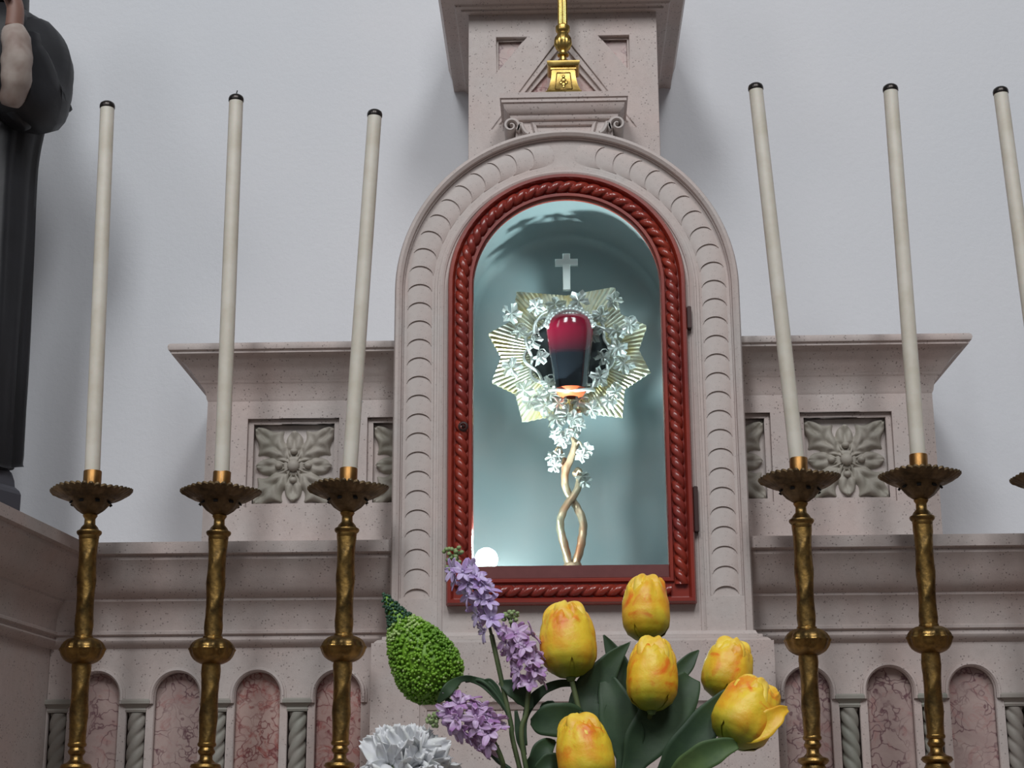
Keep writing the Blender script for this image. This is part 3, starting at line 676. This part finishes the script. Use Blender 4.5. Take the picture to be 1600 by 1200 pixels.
# ------------------------------------------------------------------ candlesticks and candles
def build_stick():
    t = thing('candlestick', '', 'candlestick', (0, 0, 0), 'tall brass altar candlesticks')
    zb = 0.0
    def L(name, prof, mat, **k): return link(name, lathe(prof, **k), mat, t, True)
    # heights above the step (step top 1.45)
    bm = bmesh.new()
    for k in range(3):
        a = 2*pi*k/3-pi/2; blob(bm, (.078*cos(a), .078*sin(a), .014), .014, 2)
    link('feet', fin(bm, True), M_BRASS, t, True)
    L('foot', [(.080, .020), (.088, .026), (.086, .036), (.060, .060), (.040, .095), (.028, .125), (.024, .140), (.030, .146), (.034, .152), (.034, .158), (.024, .168), (.020, .180)], M_BRASS, n=36)
    L('lower_knop', [(.018, .178), (.018, .215), (.022, .222), (.033, .228), (.040, .246), (.038, .262), (.028, .276), (.024, .284), (.030, .288), (.034, .293), (.031, .299), (.020, .303),
                     (.014, .310), (.0135, .318), (.018, .324), (.019, .328), (.016, .333), (.0155, .336), (.0195, .339), (.0205, .343), (.019, .347)], M_BRASS, n=32)
    def tw(r, z, a): return (r*(1+.075*(.5+.5*cos(2*a-z*62))**6-.035*(.5+.5*cos(2*a-z*62+pi))**2+.008*sin(9*a+z*300)), z)
    L('lower_shaft', [(.0187+.0012*i/60, .346+(.527-.346)*i/60) for i in range(61)], M_BRASS, n=36, mod=tw)
    def kn(r, z, a): return (r*(1+(.05*cos(12*a)*max(0, 1-abs(z-.557)/.03))), z)
    L('knop', [(.020, .522), (.026, .524), (.034, .528), (.040, .533), (.0445, .540), (.0470, .547), (.0480, .552), (.0495, .554), (.0495, .557), (.0475, .559), (.0462, .564), (.042, .571), (.036, .5765), (.029, .580), (.022, .580), (.0215, .585), (.0190, .587)], M_BRASS, n=60, mod=kn)
    L('upper_shaft', [(.0190+.0016*i/90, .585+(.812-.585)*i/90) for i in range(91)], M_BRASS, n=36, mod=tw)
    L('collar', [(.0212, .810), (.0225, .814), (.0225, .818), (.0265, .822), (.0280, .826), (.0270, .829), (.0215, .832), (.0185, .838), (.0125, .845), (.0120, .858), (.0150, .863), (.0165, .866), (.0150, .869), (.0130, .872)], M_BRASS, n=32)
    # drip pan: pierced cup and scalloped rim
    def cup(r, z, a): return (r*(1+.035*cos(8*a)), z)
    L('cup', [(.0135, .868), (.019, .871), (.030, .879), (.041, .892), (.047, .900), (.053, .903), (.055, .906), (.050, .909), (.030, .909)], M_BRASS_DARK, n=64, mod=cup)
    pm = boxme(-.002, .002, -.0045, .0045, -.003, .003); pm.materials.append(M_WICK)
    for k in range(8):
        a = 2*pi*(k+.5)/8+.1; o = link('piercing', pm, None, t, True); o.location = (.0455*cos(a), .0455*sin(a), .8945); o.rotation_euler = (0, -.7, a)
    def rim(r, z, a):
        k = max(0, (r-.060)/.027); s = abs(sin(19*a)); q = .5+.5*sin(5*a+2)*sin(3*a); return (r*(1+.035*k*(s**.6-.5)*(1+q)), z+.0040*k*(s**.5-.5)*(1+q)+.003*k*sin(3*a+1))
    L('drip_pan', [(.010, .906), (.050, .904), (.062, .905), (.074, .911), (.082, .9165), (.0872, .919), (.0890, .9205), (.0888, .925), (.086, .9258), (.078, .920), (.066, .912), (.050, .909), (.010, .910)], M_BRASS_DARK, n=156, mod=rim, caps=False)
    L('socket', [(.014, .905), (.0202, .907), (.0202, .9705), (.0195, .9725), (.0176, .9725), (.0176, .930)], M_BRASS_SOCKET, n=28, caps=False)
    return t
def build_candle(h):
    t = thing('candle', '', 'candle', (0, 0, 0), 'tall cream altar candles')
    link('wax', lathe([(.0172, .0), (.0172, h*.5), (.0168, h-.012), (.0168, h-.004)], 28), M_WAX, t, True)
    link('cap', lathe([(.0174, h-.014), (.0182, h-.012), (.0182, h-.006), (.0165, h-.001), (.0115, h+.003), (.004, h+.004)], 28), M_CAP, t, True)
    return t
def copy_tree(o, parent=None):
    c = o.copy(); C.objects.link(c); c.parent = parent
    for ch in o.children: copy_tree(ch, c)
    return c
# foot x, pan x, pan rim z, candle top (x, z)
SH = -.028
sticks = [(-1.044, -1.051, 2.335, (-1.074, 3.292), 'leftmost tall brass candlestick, beside the dark statue', 'leftmost candle, nearest the dark statue'),
          (-.768, -.757, 2.331, (-.762, 3.304), 'brass candlestick in front of the left end of the rosette block', 'second candle from the left, with a tiny wick on top'),
          (-.477, -.470, 2.335, (-.426, 3.258), 'brass candlestick just left of the niche', 'candle just left of the niche, leaning right, lowest of all'),
          (.537, .540, 2.346, (.485, 3.310), 'brass candlestick just right of the niche', 'candle just right of the niche, leaning left'),
          (.797, .807, 2.351, (.805, 3.301), 'brass candlestick before the right end of the rosette block', 'candle before the right end of the rosette block'),
          (1.118, 1.099, 2.345, (1.064, 3.289), 'rightmost brass candlestick, mostly cut off by the picture edge', 'rightmost candle, leaning left at the picture edge')]
proto = build_stick(); protoc = None
for i, (fx, pxx, pz, (tx, tz), lab, labc) in enumerate(sticks):
    o = proto if i == 0 else copy_tree(proto)
    o['label'] = lab
    foot = Vector((fx+SH, -.15, Z0)); lean = atan2(pxx-fx, .92); s = (pz-Z0)/.921
    o.location = foot; o.scale = (1, 1, s); o.rotation_euler = (0, lean, random.uniform(-.3, .3))
    o.rotation_mode = 'XYZ'
    if i == 0: o.rotation_euler = (0, lean, .1)
    base = Vector((pxx+SH, -.15, Z0+.912*s)); top = Vector((tx+SH, -.15, tz)); h = (top-base).length
    c = build_candle(h) if True else None
    c['label'] = labc; c.location = base; c.rotation_euler = (0, atan2(top.x-base.x, top.z-base.z), 0)
    if i == 1: link('wick', tube([(0, 0, h+.002), (.0005, 0, h+.010), (.002, 0, h+.016)], .0014, 6), M_WICK, c, True)

# ------------------------------------------------------------------ statue on the left wing
SX, SY = -1.535, .16
t = thing('statue', 'life-like statue in a dark habit with pale cuffs and raised hands, at the left edge', 'statue', (SX, SY, ZT+.001))
link('plinth', lathe([(.15, 2.253), (.155, 2.262), (.155, 2.395), (.150, 2.405), (.138, 2.415), (.136, 2.430), (.128, 2.450), (.110, 2.468)], 8, smooth=20, off=(SX+.035, SY, 0)), M_PLINTH, t)
def robe(r, z, a):
    k = max(0, 1-(z-2.38)/1.0)
    f = 1+(.060*sin(7*a+1.3*sin(z*2.3))+.045*sin(13*a+z*2)+.02*sin(21*a))*(.45+.55*k)
    return (r*f*(1 if True else 1), z+.012*sin(3*a)*(1 if z < 2.50 else 0))
bm = bmesh.new()
pr = [(.02, 2.470), (.150, 2.465), (.160, 2.475), (.160, 2.55), (.158, 2.70), (.154, 2.90), (.150, 3.05), (.146, 3.20), (.148, 3.30), (.165, 3.42), (.190, 3.54), (.175, 3.64), (.11, 3.70), (.055, 3.72)]
lathe([tuple(p[:2]) for p in spline([(a, b, 0) for a, b in pr], 5)], 72, lambda r, z, a: (robe(r, z, a)), True, 60, bm, (SX+.012, SY, 0))
for v in bm.verts: v.co.y = SY+(v.co.y-SY)*.72
link('habit', fin(bm, 60), M_HABIT, t)
# cape / shoulder mantle outline
def arm(sg):
    sh = Vector((SX+sg*.125, SY-.02, 3.62)); el = Vector((SX+sg*.172, SY-.10, 3.405)); ha = Vector((SX+sg*.105, SY-.24, 3.600))
    P = spline([sh, sh.lerp(el, .5)+Vector((sg*.018, 0, 0)), el, el.lerp(ha, .45)+Vector((0, -.01, -.012)), el.lerp(ha, .62)], 7)
    n = len(P); R_ = [.070+.022*sin(pi*min(1, i/(n-1)*1.1)) if i < n*.8 else .078-.0*i for i in range(n)]
    link('sleeve', tube(P, R_, 20, mod=lambda s, a: 1+.06*sin(3*a+s*22)+.04*sin(5*a)), M_HABIT, t)
    hang = spline([el+Vector((-sg*.03, -.01, -.02)), el+Vector((-sg*.015, -.02, -.045)), el+Vector((-sg*.03, -.03, -.075))], 6)
    link('sleeve_drape', tube(hang, [.062-.0025*i for i in range(len(hang))], 16, mod=lambda s, a: 1+.06*sin(4*a)), M_HABIT, t)
    c0 = at(17, 165, SY-.20); c1 = at(27, 105, SY-.245); c2 = at(22, 44, SY-.25)
    if sg < 0: c0, c1, c2 = [Vector((2*SX-v.x, v.y, v.z)) for v in (c0, c1, c2)]
    Q = spline([c0, c1, c2], 8); n = len(Q); q1 = c2
    link('cuff', tube(Q, [.022+.014*sin(pi*i/(n-1))**.7+.004*i/(n-1) for i in range(n)], 18, mod=lambda s, a: 1+.06*sin(3*a+s*60)+.04*sin(s*120)), M_CUFF, t)
    ha = c2+Vector((0, -.004, .045))
    # hand: palm and fingers pointing up, joined over the chest
    hd = link('hand', tube(spline([q1, ha+Vector((0, 0, .01)), ha+Vector((-sg*.020, -.005, .055))], 6), [.024-.0*i for i in range(13)], 12, mod=lambda s, a: 1-.25*abs(sin(a))), M_SKIN, t)
    for f, ln in enumerate((.060, .070, .074, .066)):
        b = ha+Vector((-sg*.020, -.024+f*.013, .050))
        link('finger', tube(spline([b, b+Vector((-sg*.006, 0, ln*.5)), b+Vector((-sg*.016, .002, ln))], 4), [.0082-.0003*i for i in range(9)], 8), M_SKIN, hd)
    b = ha+Vector((-sg*.008, -.028, .02)); link('thumb', tube(spline([b, b+Vector((-sg*.012, -.012, .022)), b+Vector((-sg*.018, -.010, .045))], 4), [.0095-.0004*i for i in range(9)], 8), M_SKIN, hd)
arm(1); arm(-1)
# shoulder cape
def cape(u, v):
    a = -pi*.08+v*pi*1.16; r = .075+.155*u; z = 3.74-.30*u**1.35
    r *= 1+.05*sin(9*a)*u
    return Vector((SX+r*cos(a)*1.0, SY+.0+r*sin(a)*.72, z))
link('cape', grid(cape, 16, 48, .008), M_HABIT, t)
bm = bmesh.new(); blob(bm, (SX, SY-.02, 3.865), .083, 3, (.86, 1.0, 1.28))
for v in bm.verts:
    if v.co.y < SY-.02 and v.co.z < 3.86: v.co.x = SX+(v.co.x-SX)*(1-.28*min(1, (3.86-v.co.z)/.1))
hd = link('head', fin(bm, True), M_SKIN, t)
bm = bmesh.new(); blob(bm, (SX, SY-.108, 3.85), .014, 2, (.8, 1, 1.6)); blob(bm, (SX, SY-.100, 3.812), .016, 2, (1.3, .5, .35))
for s in (-1, 1): blob(bm, (SX+s*.028, SY-.092, 3.875), .011, 2, (1.3, .6, .7)); blob(bm, (SX+s*.072, SY-.015, 3.855), .018, 2, (.4, .8, 1.3))
link('face_features', fin(bm, True), M_SKIN, hd)
def hood(u, v):
    a = -.55+v*(pi+1.1); z = 3.70+.29*u; r = (.10-.015*u) if u < .75 else (.10-.015*u)*sqrt(max(.001, 1-((u-.75)/.27)**2))
    return Vector((SX+r*cos(a), SY+.0+r*sin(a)*1.05, z))
link('hood', grid(hood, 16, 30, .006), M_HABIT, t)
o = link('gilt_crucifix', plate([(SX-.006, 3.60), (SX+.006, 3.60), (SX+.006, 3.70), (SX+.03, 3.70), (SX+.03, 3.712), (SX+.006, 3.712), (SX+.006, 3.75), (SX-.006, 3.75), (SX-.006, 3.712), (SX-.03, 3.712), (SX-.03, 3.70), (SX-.006, 3.70)], [], SY-.305, SY-.297), M_GOLD, t)

# ------------------------------------------------------------------ front altar table, vase, flowers
MZ = 1.22
t = thing('altar_table', 'cloth-covered altar table below the flowers', 'table', (0, -1.85, 0))
link('tabletop', boxme(-1.1, 1.1, -2.15, -1.5, MZ-.06, MZ, bevel=.006), M_CLOTH, t)
link('table_base', boxme(-.9, .9, -2.05, -1.58, 0, MZ-.0605, bevel=.01), M_STONE, t)
FY = -1.85
def vase(xc, name_label):
    t = thing('vase', name_label, 'vase', (xc, FY, MZ))
    link('vase_body', lathe([(.045, MZ+.001), (.050, MZ+.004), (.060, MZ+.05), (.058, MZ+.10), (.040, MZ+.15), (.038, MZ+.19), (.046, MZ+.205), (.043, MZ+.205), (.035, MZ+.19), (.036, MZ+.15), (.05, MZ+.08), (.04, MZ+.02)], 32, caps=False, off=(xc, FY, 0)), M_VASE, t)
VX = at(930, 1200, FY).x
vase(VX, 'vase on the altar table holding the bouquet')
def vroot(): 
    a = random.uniform(0, 6.28); return Vector((VX+.018*cos(a), FY+.018*sin(a), MZ+.09))
def stem_to(p, mids, mat=M_STEM, r=.0026, parent=None, name='stem'):
    P = spline([p]+mids+[Vector((VX+(p.x-VX)*.08, FY+(p.y-FY)*.1, MZ+.17)), vroot()], 7)
    return link(name, tube(P, r, 8), mat, parent)
def leaf_px(pts, mat, parent, fold=.25, curl=0, name='leaf'):
    """leaf blade from a centre line (x, y, Y, half width in photo pixels)"""
    P = spline([at(x, y, Y) for x, y, Y, w_ in pts], 8); W = [Vector((w_, 0, 0)) for *_, w_ in pts]; W = [v.x for v in spline(W, 8)]
    k = 1/F_PX*1.9; n = len(P)-1
    def f(u, v):
        i = min(n, int(round(u*n))); p = P[i]; T = (P[min(i+1, n)]-P[max(i-1, 0)]).normalized(); V_ = (p-CAM).normalized()
        N = T.cross(V_).normalized(); B = N.cross(T); s = (v-.5)*2; w_ = max(.15, W[i])*k
        return p+N*(s*w_*(1+.04*sin(u*25+s)))+B*(-fold*w_*abs(s)**1.6+curl*w_*s)
    return link(name, grid(f, n, 8, .0007), mat, parent)
def px_vec(): return 1.9/F_PX
# bloom built along local z, foot at the origin
PR = [(0, .12), (.04, .50), (.12, .80), (.25, .97), (.40, 1.0), (.60, .98), (.78, .91), (.90, .82), (1, .66)]
PR_IN = [(0, .12), (.06, .50), (.16, .80), (.30, .95), (.50, 1.0), (.68, .96), (.82, .86), (.92, .70), (1, .46)]
def prof_at(T, u):
    for (a, ra_), (b, rb) in zip(T, T[1:]):
        if u <= b:
            k = (u-a)/(b-a); k = k*k*(3-2*k)*.5+k*.5; return ra_+(rb-ra_)*k
    return T[-1][1]
def petal_fn(R, Hh, wid, ph, T, ruf, seed, out=0, tipw=.80):
    rn = random.Random(seed); a1, a2, a3 = rn.uniform(0, 6), rn.uniform(0, 6), rn.uniform(0, 6)
    def f(u, v):
        s = (v-.5)*2
        wv = wid*(.55+.45*sin(pi*min(1, u*.9+.05)))*(1 if u < .72 else 1-(1-tipw)*((u-.72)/.28)**2)
        a = ph+s*wv
        rr = R*prof_at(T, u)*(1+.03*cos(s*pi*.5)-.035*exp(-(s/.16)**2)*(u > .1)) + out*u*u
        rf = ruf*max(0, (u-.40)/.60)
        w_ = sin(s*6+a1+u*5)*.6+sin(s*13+a2-u*7)*.35+sin(u*15+a3+s*3)*.35
        rr += R*rf*w_
        z = Hh*(u**.90)*(1-.05*abs(s)**2.4*u)+R*rf*.7*(sin(s*8+a2)*.6+sin(s*17+a1)*.3)
        return Vector((rr*cos(a), rr*sin(a), z))
    return f
def tulip(label, x, y, wpx, hpx, tilt, Y=FY, seed=1, hot=False, mids=(), fwd=-.15, loose=False):
    """x, y: foot of the bloom in the photo; tilt in degrees to the right"""
    k = (1/F_PX)*(Y-CAM.y)*1.02; foot = at(x, y, Y); R = wpx/2*k*.96; Hh = hpx*k
    t = thing('tulip', label, 'flower', tuple(foot), 'yellow and orange tulips')
    D = Matrix.Translation(foot) @ Matrix.Rotation(radians(tilt), 4, 'Y') @ Matrix.Rotation(fwd, 4, 'X') @ Matrix.Rotation(seed*1.37, 4, 'Z')
    def add(name, me, mat):
        o = link(name, me, mat, t, True); o.matrix_basis = Matrix.Translation(-foot) @ D; return o
    rn = random.Random(seed)
    for kx in range(3): add('petal', grid(petal_fn(R*1.0, Hh*(.84+.05*rn.random()), 1.24, kx*2*pi/3+.3, PR, .05, seed*10+kx), 26, 22, 0), M_PETAL_HOT if (hot or kx == 1) else M_PETAL)
    for kx in range(3): add('petal', grid(petal_fn(R*.93, Hh*(.88+.09*rn.random()), 1.22, kx*2*pi/3+pi/3+.3, PR, .09, seed*10+3+kx), 26, 22, 0), M_PETAL if kx else M_PETAL_HOT)
    # crumpled heart of the double flower
    for kx in range(5): add('inner_petal', grid(petal_fn(R*.86, Hh*(.92+.05*rn.random()), .80, kx*2*pi/5+rn.random(), PR_IN, .11, seed*10+8+kx, 0, .92), 26, 18, 0), M_PETAL_ORANGE if (kx == 0 and seed == 6) else M_PETAL)
    def heart(u, v):
        th = v*2*pi; ph = u*pi*.72; q = .5+.5*sin(5*th+seed*2+3*sin(ph*2)); rr_ = R*.84*sin(ph+.03)*(1+.10*(q-.5)+.06*sin(9*th+seed)*sin(ph))
        return Vector((rr_*cos(th), rr_*sin(th), Hh*(.62+.38*max(-1, min(1, 1.25*cos(ph)-.25*cos(ph)**3)))+R*.16*(q-.5)*sin(ph*1.6)+R*.05*sin(11*th+4*ph)*sin(ph)))
    add('crumpled_heart', grid(heart, 22, 60, 0), M_PETAL_TOP)
    link('sepal', lathe([(.001, -.004), (.004, -.003), (R*.20, .001), (R*.18, .002), (.001, .003)], 16, off=tuple(foot)), M_LEAF_LIGHT, t)
    stem_to(foot+Vector((0, 0, .002)), [at(*m) for m in mids], M_STEM, .0030, t)
    return t
T1 = tulip('yellow tulip at the left, between the lilac sprays and the red frame corner', 892, 1060, 89, 118, -4, FY, 1, False, [(905, 1110, FY), (925, 1180, FY)])
T2 = tulip('topmost tulip, in front of the red frame bottom', 1010, 1003, 76, 104, 1, FY+.03, 2, True, [(1000, 1060, FY+.04), (975, 1150, FY+.02)])
T3 = tulip('tulip at the centre of the bouquet, just below the topmost one', 1018, 1112, 80, 114, 3, FY-.02, 3, True, [(1010, 1135, FY+.025), (985, 1190, FY+.03)])
T4 = tulip('paler tulip at the right, upper of the two beside the pedestal edge', 1128, 1094, 78, 96, 14, FY+.01, 4, True, [(1105, 1130, FY+.01), (1060, 1190, FY+.01)])
T5 = tulip('tulip tipped to the right with one petal sticking out, lowest right', 1140, 1166, 96, 112, 30, FY-.04, 5, True, [(1100, 1185, FY-.03), (1050, 1230, FY-.01)])
leaf_px([(1160, 1150, FY-.055, 10), (1184, 1140, FY-.06, 17), (1206, 1124, FY-.06, 15), (1220, 1112, FY-.055, 9), (1231, 1108, FY-.05, 4)], M_PETAL, T5, .3, 0, 'loose_petal')
T6 = tulip('lowest tulip, cut by the bottom edge, orange in its heart', 925, 1238, 88, 118, -10, FY-.05, 6, True, [(930, 1270, FY-.03)])
# leaves (centre lines in the photo)
leaf_px([(984, 1004, FY+.02, 1), (955, 1035, FY+.02, 16), (925, 1080, FY+.02, 27), (918, 1110, FY+.015, 27), (930, 1170, FY+.01, 16), (945, 1260, FY, 5)], M_LEAF, T1)
leaf_px([(943, 992, FY+.035, 1), (958, 1020, FY+.035, 12), (972, 1060, FY+.03, 18), (978, 1120, FY+.03, 20), (975, 1200, FY+.01, 12), (955, 1290, FY, 4)], M_LEAF, T2)
leaf_px([(948, 1062, FY+.02, 12), (962, 1100, FY+.012, 26), (975, 1150, FY+.01, 30), (980, 1195, FY+.01, 16), (960, 1290, FY, 4)], M_LEAF, T3)
leaf_px([(1092, 1016, FY+.04, 1), (1075, 1035, FY+.035, 11), (1050, 1070, FY+.03, 13), (1020, 1130, FY+.02, 12), (980, 1220, FY+.01, 5)], M_LEAF, T2)
leaf_px([(1080, 1058, FY+.015, 14), (1066, 1080, FY+.01, 28), (1035, 1120, FY+.008, 36), (1005, 1165, FY+.005, 30), (985, 1205, FY+.005, 14), (958, 1290, FY, 4)], M_LEAF, T3)
leaf_px([(1152, 1072, FY-.03, 2), (1132, 1095, FY-.03, 15), (1100, 1135, FY-.03, 24), (1066, 1180, FY-.03, 26), (1035, 1230, FY-.02, 16), (985, 1300, FY, 5)], M_LEAF, T4)
leaf_px([(1100, 1108, FY+.02, 2), (1070, 1145, FY+.02, 10), (1045, 1190, FY+.01, 12), (1010, 1260, FY, 5)], M_LEAF, T4)
leaf_px([(1152, 1162, FY-.055, 7), (1120, 1172, FY-.06, 17), (1085, 1192, FY-.055, 20), (1050, 1225, FY-.04, 14), (990, 1300, FY, 5)], M_LEAF_LIGHT, T5)
leaf_px([(829, 1128, FY+.0, 4), (846, 1128, FY-.01, 20), (875, 1124, FY-.01, 25), (900, 1128, FY, 20), (918, 1150, FY+.01, 8), (935, 1240, FY, 3)], M_LEAF, T6, .15)
leaf_px([(905, 1069, FY+.02, 4), (875, 1068, FY+.015, 6), (850, 1078, FY+.01, 7), (832, 1095, FY+.01, 8), (820, 1125, FY+.01, 4), (822, 1165, FY+.01, 2)], M_LEAF, T1, .1)
leaf_px([(868, 1158, FY, 2), (852, 1168, FY-.01, 14), (838, 1188, FY-.01, 12), (828, 1215, FY, 6), (880, 1290, FY, 2)], M_LEAF, T6)
leaf_px([(885, 1200, FY-.02, 8), (862, 1192, FY-.03, 15), (840, 1205, FY-.03, 8)], M_LEAF, T6)
# florets
def floret(seed):
    rn = random.Random(seed); bm = bmesh.new(); n = 6
    for k in range(n):
        a = 2*pi*k/n+rn.uniform(-.15, .15); ln = .0150*rn.uniform(.8, 1.2); tl = rn.uniform(.25, .75)
        def f(u, v, a=a, ln=ln, tl=tl):
            s = (v-.5)*2; w_ = .0036*sin(pi*(.12+.83*u))**.7; r = .0012+ln*u*cos(tl); z = ln*u*sin(tl)-.004*u*u+.0012*abs(s)
            return Vector((r*cos(a)-s*w_*sin(a), r*sin(a)+s*w_*cos(a), z))
        grid(f, 6, 4, .0004, True, bm)
    blob(bm, (0, 0, .002), .0018, 1); return fin(bm, True)
fl_l = [floret(i) for i in range(3)]; fl_m = [floret(i+5) for i in range(3)]
for m_ in fl_l: m_.materials.append(M_LILAC)
for m_ in fl_m: m_.materials.append(M_MAUVE)
bm = bmesh.new()
for k in range(6): blob(bm, (.0035*cos(k*2.4), .0035*sin(k*2.4), .002*k-.004), .0028, 1, (1, .8, 1.2))
bud_me = fin(bm, True); bud_me.materials.append(M_BUD)
def spray(label, axis, count, rad, buds, meshes, mids, Y, seed):
    rn = random.Random(seed); P = spline([at(x, y, Y) for x, y in axis], 8); n = len(P)-1
    t = thing('lilac_spray', label, 'flower', tuple(P[-1]), 'lilac flower sprays')
    link('stalk', tube(P, .0018, 8), M_STEM, t)
    k = px_vec()
    for i in range(count):
        u = .0+1.0*(i+.5)/count; p = P[min(n, int(u*n))]; T = (P[-1]-P[0]).normalized()
        a = i*2.4+rn.random(); A = T.orthogonal().normalized(); B = T.cross(A)
        d = (A*cos(a)+B*sin(a)); d = (d+Vector((0, -.55, 0))).normalized(); r = rad*k*(.55+.45*sin(pi*(.2+.7*u)))*rn.uniform(.7, 1.1)
        o = link('floret', meshes[i % 3], None, t); q = (d-T*.25).to_track_quat('Z', 'X').to_matrix().to_4x4()
        o.matrix_basis = Matrix.Translation(p+d*r) @ q @ Matrix.Rotation(rn.uniform(0, 6), 4, 'Z') @ Matrix.Scale(rn.uniform(.85, 1.15), 4)
    for i, (x, y) in enumerate(buds):
        o = link('bud', bud_me, None, t); o.matrix_basis = Matrix.Translation(at(x, y, Y)) @ Euler((rn.random()*3, rn.random()*3, 0)).to_matrix().to_4x4()
        o2 = link('bud_stalk', tube([at(x, y, Y), P[0]], .0009, 6), M_STEM, t)
    stem_to(P[-1], [at(*m) for m in mids], M_STEM, .0028, t); return t
S1 = spray('tallest lilac spray, overlapping the lower left corner of the red frame', [(718, 888), (738, 915), (755, 945), (768, 992)], 18, 16, [(700, 860), (706, 872), (714, 862), (712, 880), (708, 890)], fl_l, [(783, 1060, FY), (798, 1130, FY), (812, 1200, FY)], FY, 11)
S2 = spray('short mauve spray tucked against the left tulip', [(803, 985), (815, 1010), (824, 1040), (828, 1068)], 19, 21, [(792, 962), (800, 970), (804, 960)], fl_m, [(823, 1110, FY-.01), (822, 1200, FY-.01)], FY-.01, 12)
S3 = spray('drooping mauve spray above the white flower', [(700, 1110), (730, 1120), (755, 1140), (772, 1160)], 24, 25, [(672, 1124), (682, 1118), (678, 1130)], fl_m, [(785, 1190, FY-.02), (800, 1250, FY)], FY-.02, 13)
leaf_px([(752, 1066, FY+.0, 2), (765, 1068, FY, 7), (778, 1085, FY, 6), (788, 1108, FY, 2)], M_LEAF, S1)
leaf_px([(780, 1066, FY+.0, 3), (800, 1075, FY-.005, 12), (820, 1092, FY, 12), (830, 1108, FY, 4)], M_LEAF, S2)
leaf_px([(845, 1102, FY+.02, 3), (856, 1108, FY+.02, 14), (872, 1118, FY+.02, 8)], M_LEAF, S2)
leaf_px([(806, 1110, FY, 2), (812, 1150, FY, 6), (820, 1180, FY, 3)], M_LEAF, S1)
link('twig', tube(spline([at(728, 1064, FY+.01), at(752, 1064, FY), at(775, 1085, FY), at(792, 1112, FY), at(800, 1135, FY)], 6), .0022, 8), M_LEAF, S1)
# green cone
P0 = at(599, 928, FY+.01); P1 = at(697, 1092, FY+.01); ax = (P1-P0); Ln = ax.length; k = px_vec()
t = thing('green_cone_flower', 'bright green beaded cone flower with a dark tip, left of the sprays', 'flower', tuple(P1))
q = ax.to_track_quat('Z', 'X').to_matrix().to_4x4(); Mx = Matrix.Translation(P0) @ q
prof = [(0, .001), (.05, 5), (.15, 10), (.24, 16), (.33, 27), (.45, 39), (.6, 47), (.72, 50), (.83, 47), (.92, 36), (.98, 18), (1, 2)]
def cr_(u):
    for (a, ra_), (b, rb) in zip(prof, prof[1:]):
        if a <= u <= b: return (ra_+(rb-ra_)*(u-a)/(b-a))*k
    return 0
core = lathe([(max(.0003, cr_(i/30)*.93), Ln*i/30) for i in range(31)], 28, smooth=True); core.transform(Mx); link('cone_core', core, M_CONE, t)
bms = [bmesh.new(), bmesh.new(), bmesh.new()]; rn = random.Random(3)
N = 1700
us = []; acc = 0
for i in range(400): acc += cr_(i/400)+.0006; us.append(acc)
for i in range(N):
    tgt = (i+.5)/N*acc; j = next(x for x, v in enumerate(us) if v >= tgt); u = min(.999, (j+rn.random()*14-7)/400); u = max(.0, u); a = i*2.39996+rn.uniform(-.12, .12)
    r = cr_(u); p = Mx @ Vector((r*cos(a), r*sin(a), Ln*u))
    which = 1 if u < .27 else (2 if u < .40 and rn.random() < .7 else (2 if rn.random() < .05 else 0))
    rr = k*(2.5 if u < .27 else rn.uniform(2.1, 3.1)); d_ = ((Mx.to_3x3() @ Vector((cos(a), sin(a), 0)))).normalized()
    blob(bms[which], p+d_*k*rn.uniform(-1, 2.0), rr, 1, (1, 1, 1.3), d_.to_track_quat('Z', 'X').to_matrix().to_4x4())
for b_, mt, nm in zip(bms, (M_CONE, M_CONE_TIP, M_CONE_PALE), ('green_beads', 'dark_tip_beads', 'pale_beads')):
    o = link(nm, fin(b_, True, False), mt, t); o['kind'] = 'stuff'
leaf_px([(684, 1098, FY-.03, 2), (700, 1078, FY-.035, 9), (718, 1062, FY-.02, 5), (740, 1062, FY, 5), (765, 1075, FY, 7), (792, 1112, FY, 1)], M_LEAF, t, .1)
stem_to(P1, [at(715, 1108, FY+.01), at(770, 1180, FY+.01), at(830, 1260, FY)], M_LEAF, .0028, t)
# white flower
wc = at(632, 1208, FY-.03)
t = thing('white_flower', 'large fluffy white flower at the bottom edge, left of the bouquet', 'flower', tuple(wc))
rn = random.Random(9); wpet = []
for s in range(4):
    rr = random.Random(40+s)
    def f(u, v, rr=rr, a1=rr.uniform(0, 6), a2=rr.uniform(0, 6)):
        s_ = (v-.5)*2; w_ = .0135*sin(pi*(.06+.82*u**.8))**.8
        e = 1-.10*abs(s_)+.05*sin(s_*9+a1)*u
        return Vector((s_*w_, .006*u*u+.0022*sin(s_*6+a2)*u, .034*u*e+.0*u))
    me = grid(f, 10, 8, .0003); me.materials.append(M_WHITE); wpet.append(me)
for i in range(120):
    z = 1-2*(i+.5)/120*.75; a = i*2.39996; r = sqrt(max(0, 1-z*z)); d = Vector((r*cos(a), r*sin(a)*.9, z)).normalized()
    o = link('petal', wpet[i % 4], None, t); qq = d.to_track_quat('Z', 'Y').to_matrix().to_4x4()
    o.matrix_basis = Matrix.Translation(wc+d*.022) @ qq @ Matrix.Rotation(rn.uniform(0, 6.28), 4, 'Z') @ Matrix.Rotation(rn.uniform(.5, 1.15), 4, 'X') @ Matrix.Scale(rn.uniform(.8, 1.25), 4)
bm = bmesh.new(); blob(bm, wc, .022, 2); link('flower_heart', fin(bm, True), M_BUD, t)
stem_to(wc+Vector((0, 0, -.01)), [at(720, 1290, FY-.02)], M_STEM, .003, t)

for o in bpy.data.objects:
    if '_w' in o: del o['_w']
